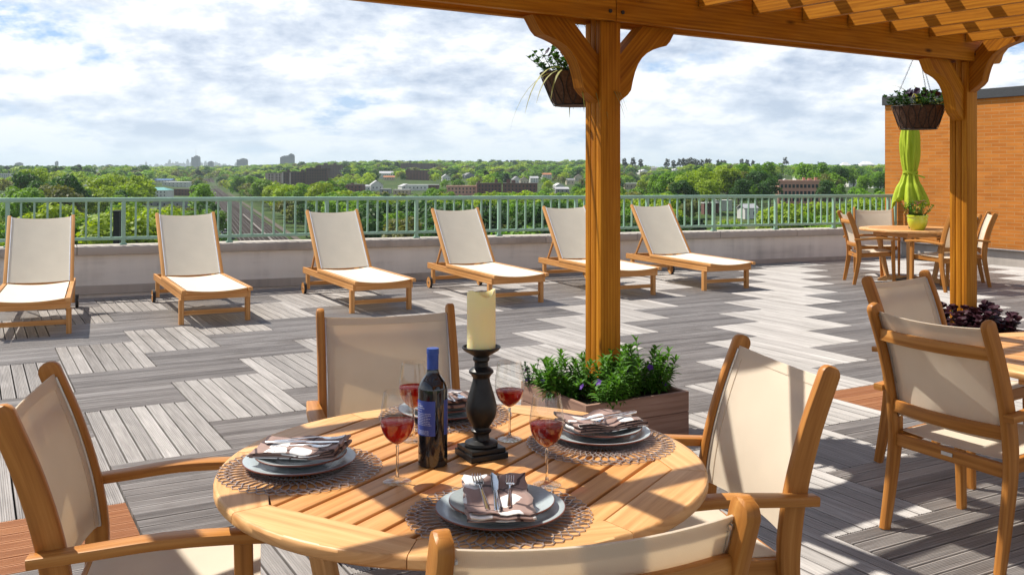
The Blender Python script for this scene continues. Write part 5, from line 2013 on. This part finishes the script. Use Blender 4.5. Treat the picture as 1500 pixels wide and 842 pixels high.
apartments('brick_block', 613, 252, 50, 12, brownb, 'purple brown far block on the wooded ridge', 9, 3)
apartments('salmon_apartments', 1168, 318, 58, 52, pbrick, 'salmon brick apartment building above the railing near the umbrella table', 10, 5, D=430, rz=-.12, roofbits=((.66, 3.5, 6), (.80, 5, 5), (.95, 4, 6)), deep=.6)
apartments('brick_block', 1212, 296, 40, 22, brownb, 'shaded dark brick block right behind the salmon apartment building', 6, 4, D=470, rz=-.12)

# ---- towers and the far city
hazyb = ftower('far_tower_facade', (.07, .085, .11), (.04, .045, .06), 2.2, 3.4)
SKY = [(287, 245, 11, 17, 5200, 'single tall dark tower with antenna on the horizon, left of the railway'), (309, 245, 7, 9, 5200, 'short dark tower right of the one with antenna'),
       (355, 246, 14, 14, 4800, 'stepped mid-rise tower on the horizon between the antenna tower and the twin towers'),
       (416, 246, 10, 18, 4400, 'left one of the joined twin towers on the horizon'), (425.5, 246, 11, 21, 4400, 'right and taller one of the joined twin towers on the horizon'),
       (28, 246, 9, 8, 4600, 'small stepped block on the horizon at the far left'), (83, 246, 4, 10, 5000, 'slim tower on the horizon above the first lounger'), (71, 247, 4, 5, 6000, 'tiny tower left of the slim one'),
       (138, 247, 4, 6, 6000, 'tiny narrow tower on the horizon above the gap after the first lounger'), (160, 247, 9, 6, 4600, 'wide pinkish block on the horizon'), (150, 247, 4, 4, 4700, 'tiny block left of the wide pinkish one'),
       (519, 243, 4, 5, 4200, 'tiny dark water tower block on the horizon right of the apartments'), (490, 245, 7, 5, 4300, 'low roofed block on the horizon behind the apartments')]
for i, (px, pyb, wp, hp, D, lab) in enumerate(SKY):
    x = (px - 750) / 1414 * D; z = CAM_H - (pyb - 248) * D / 1414
    s = D / 1414
    t = thing('tower_block', lab, 'tower', (x, D, z))
    mb = MB(); w, h = wp * s, hp * s
    gz = hill(x, D) - z - 2
    block(mb, 0, 0, w, w * .7, gz, h * .86)
    mb.build('wall', hazyb, t)
    mb = MB(); block(mb, w * (.0 if i % 2 else .12), 0, w * .62, w * .5, h * .86, h * .94); block(mb, w * .1, 0, w * .25, w * .3, h * .94, h); mb.build('roof_house', hazyb, t)
    if i == 0:
        mb = MB(); mb.tube([(0, 0, h), (0, 0, h + 10 * s)], 1.0, 6, scales=[1, .3]); mb.build('antenna', bmat('grey_mast', (.4, .4, .4)), t)
fr = random.Random(5)
FAR = [(180, 4, 4), (184, 3, 5), (191, 5, 4), (198, 4, 4), (206, 6, 5), (214, 2.2, 10), (220, 4, 5), (229, 5, 6), (236, 6, 5), (244, 5, 7), (248, 3.2, 12), (253, 5, 8), (259, 6, 9), (264, 5, 7), (269, 5, 8),
       (275, 3.6, 13), (281, 5, 10), (294, 5, 9), (301, 4, 10), (305, 5, 8), (316, 6, 9), (321, 5, 7), (328, 6, 6), (336, 5, 5), (346, 4, 8)]
for i, (px, wp, hp) in enumerate(FAR):
    D = 11000 + 700 * fr.random(); s = D / 1414
    x = (px - 750) / 1414 * D; z = CAM_H - (248 - 248) * s
    t = thing('skyscraper', 'pale distant skyscraper in the hazy city skyline on the horizon', 'skyscraper', (x, D, 0), 0, 'hazy city skyline left of centre')
    mb = MB(); w, h = wp * s, hp * s + 2 * s
    block(mb, 0, 0, w, w, -40, h * .8)
    if i % 3 == 0: block(mb, 0, 0, w * .6, w * .6, h * .8, h)
    elif i % 3 == 1: block(mb, w * .15, 0, w * .7, w * .8, h * .8, h)
    else:
        block(mb, 0, 0, w * .8, w * .8, h * .8, h * .9); mb.tube([(0, 0, h * .9), (0, 0, h * 1.05)], w * .08, 5)
    mb.build('wall', hazyb, t)

# ---- tall dark flue beside the terrace and parked cars
fx, fy = (172 - 750) / 1414 * 42, 42
t = thing('flue_stack', 'tall black flue seen through the railing between the first two loungers', 'chimney', (fx, fy, GZ))
M['black_paint'] = simple('black_paint', (.012, .012, .014), .5)
mb = MB(); mb.bar((0, 0, 0), (0, 0, CAM_H - GZ - 62 * 42 / 1414), .27, .27, (1, 0, 0), .01); mb.build('shaft', M['black_paint'], t)
mb = MB(); mb.box((0, 0, CAM_H - GZ - 62 * 42 / 1414 + .02), (.31, .31, .06), .01); mb.build('cap', M['black_paint'], t)


def make_car(label, loc, rz, m_, group):
    t = thing('parked_car', label, 'car', loc, rz, group)
    mb = MB()
    lo = [(-2.2, .35), (2.2, .35), (2.25, .75), (1.2, .95), (-2.1, 1.0), (-2.25, .7)]
    mb.prism(lo, (0, 0, 0), (1, 0, 0), ZUP, Vector((0, 1.75, 0))); mb.build('body', m_, t)
    mb = MB(); mb.prism([(-1.9, .99), (1.0, .96), (.4, 1.45), (-1.5, 1.47)], (0, 0, 0), (1, 0, 0), ZUP, Vector((0, 1.5, 0))); mb.build('cabin', M['win_dark'], t)
    mb = MB(); mb.prism([(-1.48, 1.46), (.38, 1.44), (.3, 1.52), (-1.4, 1.53)], (0, 0, 0), (1, 0, 0), ZUP, Vector((0, 1.45, 0))); mb.build('roof', m_, t)
    for sx in (-1.35, 1.4):
        for sy in (-.82, .82):
            mb = MB(); mb.tube([(sx, sy - .11, .33), (sx, sy + .11, .33)], .33, 12); mb.build('wheel', M['dark_rubber'], t)
    return t


carp = [bmat('white_car_paint', (.7, .7, .7)), bmat('silver_car_paint', (.4, .41, .42)), bmat('dark_car_paint', (.04, .045, .06)), bmat('red_car_paint', (.3, .04, .03))]
protos = {}
cr = random.Random(8)
cn = ['white', 'silver', 'dark', 'red']
def car(px, py, rz, ci, where, grp):
    x, y, z = site(px, py)
    if ci not in protos:
        protos[ci] = make_car('', (x, y, z + .42), rz, carp[ci], grp); c = protos[ci]
    else:
        c = copy_tree(protos[ci]); c.location = (x, y, z + .42); c.rotation_euler.z = rz
    c['label'] = cn[ci] + ' car ' + where; c['group'] = cn[ci] + ' ' + grp
    HOUSES.append((x, y, 3))


lx, ly, lz = site(250, 311)
mb = MB()
for i in range(12):
    for j in range(6):
        q = []
        for (u, v) in ((i, j), (i + 1, j), (i + 1, j + 1), (i, j + 1)):
            X, Y = lx - 24 + 46 * u / 12, ly - 22 + 60 * v / 6
            q.append((X, Y, hill(X, Y) + .4))
        mb.quad(q)
tag(mb.build('car_park', M['asphalt']), kind='structure')
for i in range(12):
    car(216 + i * 6.2 + cr.uniform(-1, 1), 309 + (i % 3) * 2.2, R(90) + cr.uniform(-.1, .1) if i % 2 else R(8), (0, 0, 1, 2, 0, 1)[i % 6], 'parked in the lot behind the second lounger', 'cars parked in the lot')
for i in range(11):
    v = ra + rd * (-40 + i * 11) - rn * (12.5 + .5 * cr.random())
    px, py = px_of(v.x, v.y, hill(v.x, v.y))
    car(px, py, math.atan2(rn.y, rn.x), (2, 2, 1, 2, 0)[i % 5], 'parked along the left side of the railway', 'cars parked along the railway')
CLEAR.append((212, 292, 303, 314, 330)); CLEAR.append((322, 345, 300, 338, 300))

# ------------------------------------------------------------------ trees
M['bark'] = simple('tree_bark', (.10, .075, .055), .95, 0, .25, 2)
M['crown'] = foliage('tree_foliage', 'object', .3, .42, None, .18)
M['crown_far'] = foliage('far_tree_foliage', 'tint', .22, .42, None, .05)


def crown_arrays(n, seed, lobes=13, wide=.46, flat=1.0, qs=.05, base=.30, pine=False):
    """quads of a unit-high tree crown: leaf clumps on many overlapping lobes"""
    g = np.random.default_rng(seed)
    cen = np.array([0, 0, base + (1 - base) * .5])
    L = []
    for i in range(lobes):
        a = g.uniform(0, 2 * np.pi); zz = g.uniform(-.75, 1)
        rr = np.sqrt(max(0, 1 - zz * zz)) * g.uniform(.45, .78)
        if pine: rr *= (1 - zz) * .5 + .15
        L.append((cen[0] + wide * rr * np.cos(a), cen[1] + wide * rr * np.sin(a), cen[2] + (1 - base) * .5 * zz * .74, g.uniform(.13, .21) * (wide / .46)))
    L.append((0, 0, cen[2], wide * .55))
    L = np.array(L)
    w_ = L[:, 3] ** 2; w_ = w_ / w_.sum()
    k = g.choice(len(L), n, p=w_)
    v = g.normal(size=(n, 3)); v /= np.linalg.norm(v, axis=1)[:, None]
    v[:, 2] = np.where(v[:, 2] < -.5, -v[:, 2], v[:, 2])
    rad = L[k, 3] * g.uniform(.72, 1.08, n)
    P = L[k, :3] + v * rad[:, None] * np.array([1, 1, .9 * flat])
    nrm = v * .8 + g.normal(size=(n, 3)) * .5 + np.array([0, 0, .55]); nrm /= np.linalg.norm(nrm, axis=1)[:, None]
    t = np.cross(nrm, g.normal(size=(n, 3))); t /= np.linalg.norm(t, axis=1)[:, None]
    b = np.cross(nrm, t)
    s = (qs * g.uniform(.6, 1.3, n))[:, None]
    V = np.stack([P - t * s, P - b * s * .7, P + t * s, P + b * s * .7], axis=1)   # rhombic leaf clumps
    return V.reshape(-1, 3)


def make_tree_proto(seed, n, **kw):
    V = crown_arrays(n, seed, **kw)
    F = np.arange(len(V)).reshape(-1, 4)
    return V, F


KINDS = [  # name words, crown args, colour range, height range
    ('yellow green', dict(wide=.46, lobes=16), ((.24, .36, .014), (.31, .42, .02)), (11, 17)),
    ('fresh green', dict(wide=.42, lobes=15), ((.12, .26, .014), (.18, .33, .02)), (11, 17)),
    ('dark green', dict(wide=.40, lobes=14), ((.04, .11, .015), (.055, .145, .02)), (11, 18)),
    ('olive brown', dict(wide=.45, lobes=16), ((.14, .165, .04), (.18, .19, .055)), (10, 15)),
    ('slim deep green', dict(wide=.27, lobes=14, pine=True), ((.022, .055, .022), (.035, .07, .028)), (12, 19)),
]
tp = []
for i, (nm, kw, _, _) in enumerate(KINDS):
    vs_ = []
    for v_ in range(2):
        V, F_ = make_tree_proto(100 + i * 7 + v_, 2300, qs=.030, **kw)
        o = fast_mesh('crown', V, F_, M['crown']); vs_.append(o.data); bpy.data.objects.remove(o)
    mb = MB()
    tr_ = random.Random(i)
    mb.tube([(0, 0, -.08), (.004, 0, .2), (-.006, .004, .45), (0, 0, .75)], .022, 7, scales=[1.3, 1, .7, .25])
    for k in range(5):
        a = k * 2.5 + tr_.random(); h0 = .26 + .07 * k
        wd = kw['wide']
        mb.tube([(0, 0, h0), (math.cos(a) * wd * .35, math.sin(a) * wd * .35, h0 + .13), (math.cos(a) * wd * .7, math.sin(a) * wd * .7, h0 + .22)], .010, 5, scales=[1, .7, .3])
    o = mb.build('trunk', M['bark']); td = o.data; bpy.data.objects.remove(o)
    tp.append((vs_, td))

tg = random.Random(42)


def rail_bad(x, y):
    v = Vector((x, y, 0)) - ra
    s_, o_ = v.dot(rd), v.dot(rn)
    return -300 < s_ < 1300 and -13 < o_ < 14


def tree_ok(x, y, h, w):
    if rail_bad(x, y): return False
    for (hx, hy, hr) in HOUSES:
        if abs(x - hx) < hr and abs(y - hy) < hr: return False
    if lx - 28 < x < lx + 26 and ly - 26 < y < ly + 42: return False
    z = hill(x, y)
    px, pt_ = px_of(x, y, z + h)
    hw = w * 1414 / y
    for (a0, a1, b0, b1, D) in CLEAR:
        if y < D and px + hw * .75 > a0 and px - hw * .75 < a1 and pt_ < b1 - .46 * (b1 - b0): return False
    # keep the railway in view
    for k in range(12):
        s_ = -150 + k * 130
        v = ra + rd * s_
        if y < v.y:
            q = px_of(v.x, v.y, hill(v.x, v.y))
            hwq = 6.5 * 1414 / v.y
            if v.y < 1300 and px + hw * .7 > q[0] - hwq and px - hw * .7 < q[0] + hwq and pt_ < q[1]: return False
    return True


PLACED = [(35, 420, 250, 2), (50, 430, 247, 0), (62, 400, 262, 2), (25, 350, 272, 1), (80, 380, 268, 3), (105, 360, 255, 2), (40, 300, 277, 1), (92, 330, 274, 3),
          (130, 420, 268, 0), (150, 430, 260, 0), (170, 440, 257, 0), (190, 450, 258, 0), (207, 470, 260, 0), (145, 380, 273, 0), (165, 390, 275, 2), (185, 400, 271, 0),
          (292, 430, 270, 1), (385, 620, 262, 1), (400, 520, 268, 0), (420, 480, 272, 0), (440, 500, 270, 1), (470, 470, 268, 0), (490, 520, 266, 1), (352, 900, 258, 1), (368, 850, 258, 1),
          (945, 520, 264, 0), (965, 480, 257, 1), (985, 450, 250, 1), (1010, 420, 254, 0), (1040, 380, 263, 0), (1030, 430, 247, 0), (1065, 420, 246, 0), (1085, 500, 240, 1), (1108, 450, 250, 2),
          (1120, 520, 238, 1), (1085, 380, 262, 2), (1128, 400, 259, 2), (1175, 560, 238, 1), (1200, 560, 240, 1), (1225, 520, 244, 2), (1250, 600, 247, 1), (1208, 400, 264, 2), (1228, 410, 270, 1), (1268, 480, 256, 1), (1290, 500, 252, 1),
          (132, 205, 312, 1), (192, 190, 305, 0), (205, 200, 308, 0), (75, 220, 302, 0), (88, 225, 303, 0), (258, 230, 305, 0), (150, 240, 312, 2)]
cand = []
D = 118.0
while D < 4300:
    sx = 10.5 if D < 600 else 10.5 + (D - 600) * .006
    x = -.60 * D
    while x < .62 * D:
        X = x + tg.uniform(-.45, .45) * sx; Y = D + tg.uniform(-.5, .5) * max(11, D / 26)
        a = X / Y
        u = tg.random()
        # bearing decides the mix of species
        nz = math.sin(X * .021 + 2) * math.sin(Y * .017 + 1) + .5 * math.sin(X * .05 + Y * .04)
        if nz > .45: ki = 0 if u < .7 else 1
        elif nz > -.1: ki = 1 if u < .6 else (0 if u < .8 else 3)
        elif nz > -.6: ki = 2 if u < .45 else (1 if u < .8 else 3)
        else: ki = 2 if u < .6 else (4 if u < .75 else 3)
        h0, h1 = KINDS[ki][3]
        h = tg.uniform(h0, h1)
        if D < 240: h *= .82
        w = h * KINDS[ki][1]['wide']
        if a < -.12 and D < 700 and tg.random() < .12: x += sx; continue     # more open town on the left
        if tree_ok(X, Y, h, w): cand.append((X, Y, h, ki))
        x += sx
    D += max(9.5, D / 27)

vis = []
for c in cand:
    X, Y, h, ki = c
    px, pt_ = px_of(X, Y, hill(X, Y) + h)
    if -15 < px < 1300 and pt_ < 333 + (px < 600) * 6 and Y < 900 and not (862 < px < 904): vis.append((h / Y, c))
vis.sort(key=lambda q: -q[0])
fixed = []
for (px, D, ty, ki) in PLACED:
    X = (px - 750) / 1414 * D; z = hill(X, D)
    fixed.append((X, D, CAM_H - (ty - 248) * D / 1414 - z, ki))
near = fixed + [c for _, c in vis[:297 - len(fixed)]]
nset = set(id(c) for c in near)


def where_words(px):
    for lim, s_ in ((112, 'behind the leftmost lounger'), (228, 'between the first two loungers'), (320, 'left of the railway'),
                    (450, 'right of the railway'), (545, 'behind the third lounger'), (630, 'between third and fourth lounger'),
                    (720, 'behind the fourth lounger'), (795, 'left of the fifth lounger'), (862, 'left of the near post'),
                    (990, 'behind the last lounger'), (1085, 'right of the last lounger'), (1140, 'left of the salmon apartments'),
                    (1225, 'around the salmon apartments'), (1400, 'between salmon apartments and brick wall')):
        if px < lim: return s_


for i, (X, Y, h, ki) in enumerate(near):
    z = hill(X, Y)
    px, pt_ = px_of(X, Y, z + h)
    wd = where_words(px)
    size = 'tall' if h > 14 else 'smaller'
    row = 'low' if pt_ > 285 else 'crown above the rail'
    lab = '%s %s tree %s%s' % (size, KINDS[ki][0], wd, ', rising above the rail' if pt_ < 285 else ', below the top rail')
    t = thing('tree', lab, 'tree', (X, Y, z), tg.uniform(0, 6), lab.replace(' tree ', ' trees '))
    hw = min(max(h, 9), 19)
    t.scale = (hw * tg.uniform(.9, 1.12), hw * tg.uniform(.9, 1.12), h)
    vsd, td = tp[ki]
    cr_ = bpy.data.objects.new('crown', vsd[i % 2]); COL.objects.link(cr_); cr_.parent = t
    c0, c1 = KINDS[ki][2]; u = tg.random()
    j = tg.uniform(.85, 1.15)
    cr_.color = tuple((c0[k] + (c1[k] - c0[k]) * u) * j for k in range(3)) + (1,)
    tk = bpy.data.objects.new('trunk', td); COL.objects.link(tk); tk.parent = t
# the rest of the wooded land, reading as one mass
AV, AC = [], []
lo = {}
for i, (nm, kw, _, _) in enumerate(KINDS):
    lo[i] = [(crown_arrays(230, 300 + i * 5 + q, qs=.075, **kw), crown_arrays(620, 400 + i * 5 + q, qs=.050, **kw)) for q in range(3)]
for c in cand:
    if id(c) in nset: continue
    X, Y, h, ki = c
    z = hill(X, Y)
    far, midr = lo[ki][tg.randrange(3)]
    V = midr if Y < 900 else far
    an = tg.uniform(0, 2 * PI); ca, sa = math.cos(an), math.sin(an)
    s = h * (1 if Y < 1200 else 1.25); wx = s * (1 if Y < 1200 else 1.35)
    P = np.empty_like(V)
    P[:, 0] = (V[:, 0] * ca - V[:, 1] * sa) * wx + X; P[:, 1] = (V[:, 0] * sa + V[:, 1] * ca) * wx + Y; P[:, 2] = V[:, 2] * s + z - (2.5 if Y > 900 else 0)
    c0, c1 = KINDS[ki][2]; u = tg.random(); j = tg.uniform(.82, 1.15)
    col = np.array([(c0[k] + (c1[k] - c0[k]) * u) * j for k in range(3)] + [1.0], dtype=np.float32)
    AV.append(P); AC.append(np.tile(col, (len(P), 1)))
AV = np.concatenate(AV); AC = np.concatenate(AC)
wd = fast_mesh('woodland', AV, np.arange(len(AV)).reshape(-1, 4), M['crown_far'], None, AC)
tag(wd, 'mass of green trees covering the land out to the horizon', 'woodland', None, 'stuff')
print('TREES', len(cand), len(near), len(AV) // 4)

# umbrella-shaped dark pines standing up on the right hand ridge
pr_ = random.Random(77)
V, F_ = crown_arrays(260, 909, lobes=7, wide=.30, qs=.05, base=.55), None
o = fast_mesh('crown', V, np.arange(len(V)).reshape(-1, 4), M['crown']); pine_c = o.data; bpy.data.objects.remove(o)
mb = MB(); mb.tube([(0, 0, -.1), (.01, 0, .5), (0, 0, .8)], .03, 6, scales=[1, .8, .4]); o = mb.build('trunk', M['bark']); pine_t = o.data; bpy.data.objects.remove(o)
for i, px in enumerate([914, 927, 938, 978, 986, 996, 1001, 1006, 1011, 1018, 1023, 1029, 1035, 1039, 1052, 1057, 1062, 1086, 1095, 1103, 1150]):
    D = 1480 + pr_.uniform(-60, 60); x = (px - 750) / 1414 * D
    z = hill(x, D); top = CAM_H + (248 - pr_.uniform(231, 235.5)) * D / 1414
    h = (top - z)
    t = thing('ridge_tree', 'thin dark tree standing above the ridge skyline right of the near post', 'tree', (x, D, z), pr_.uniform(0, 6), 'thin dark trees on the ridge skyline')
    t.scale = (h * .62, h * .62, h)
    c = bpy.data.objects.new('crown', pine_c); COL.objects.link(c); c.parent = t; c.color = (.045, .055, .045, 1)
    c = bpy.data.objects.new('trunk', pine_t); COL.objects.link(c); c.parent = t

# ---- air: one closed box of thin haze
mb = MB()
X0, X1, Y0, Y1, Z0, Z1 = -9500, 6500, -60, 12600, -60, 175
P = [(X0, Y0, Z0), (X1, Y0, Z0), (X1, Y1, Z0), (X0, Y1, Z0), (X0, Y0, Z1), (X1, Y0, Z1), (X1, Y1, Z1), (X0, Y1, Z1)]
for f in ((0, 1, 2, 3), (4, 5, 6, 7), (0, 1, 5, 4), (1, 2, 6, 5), (2, 3, 7, 6), (3, 0, 4, 7)):
    mb.quad([P[k] for k in f])
m, nt, out = mat('haze_air')
pv = N(nt, 'ShaderNodeVolumePrincipled', Density=.00006, Anisotropy=.2); pv.inputs['Color'].default_value = (.80, .90, 1.0, 1)
nt.links.new(pv.outputs[0], out.inputs['Volume'])
hz_o = mb.build('haze', m); tag(hz_o, 'thin pale haze in the air over the land', 'haze', None, 'stuff')
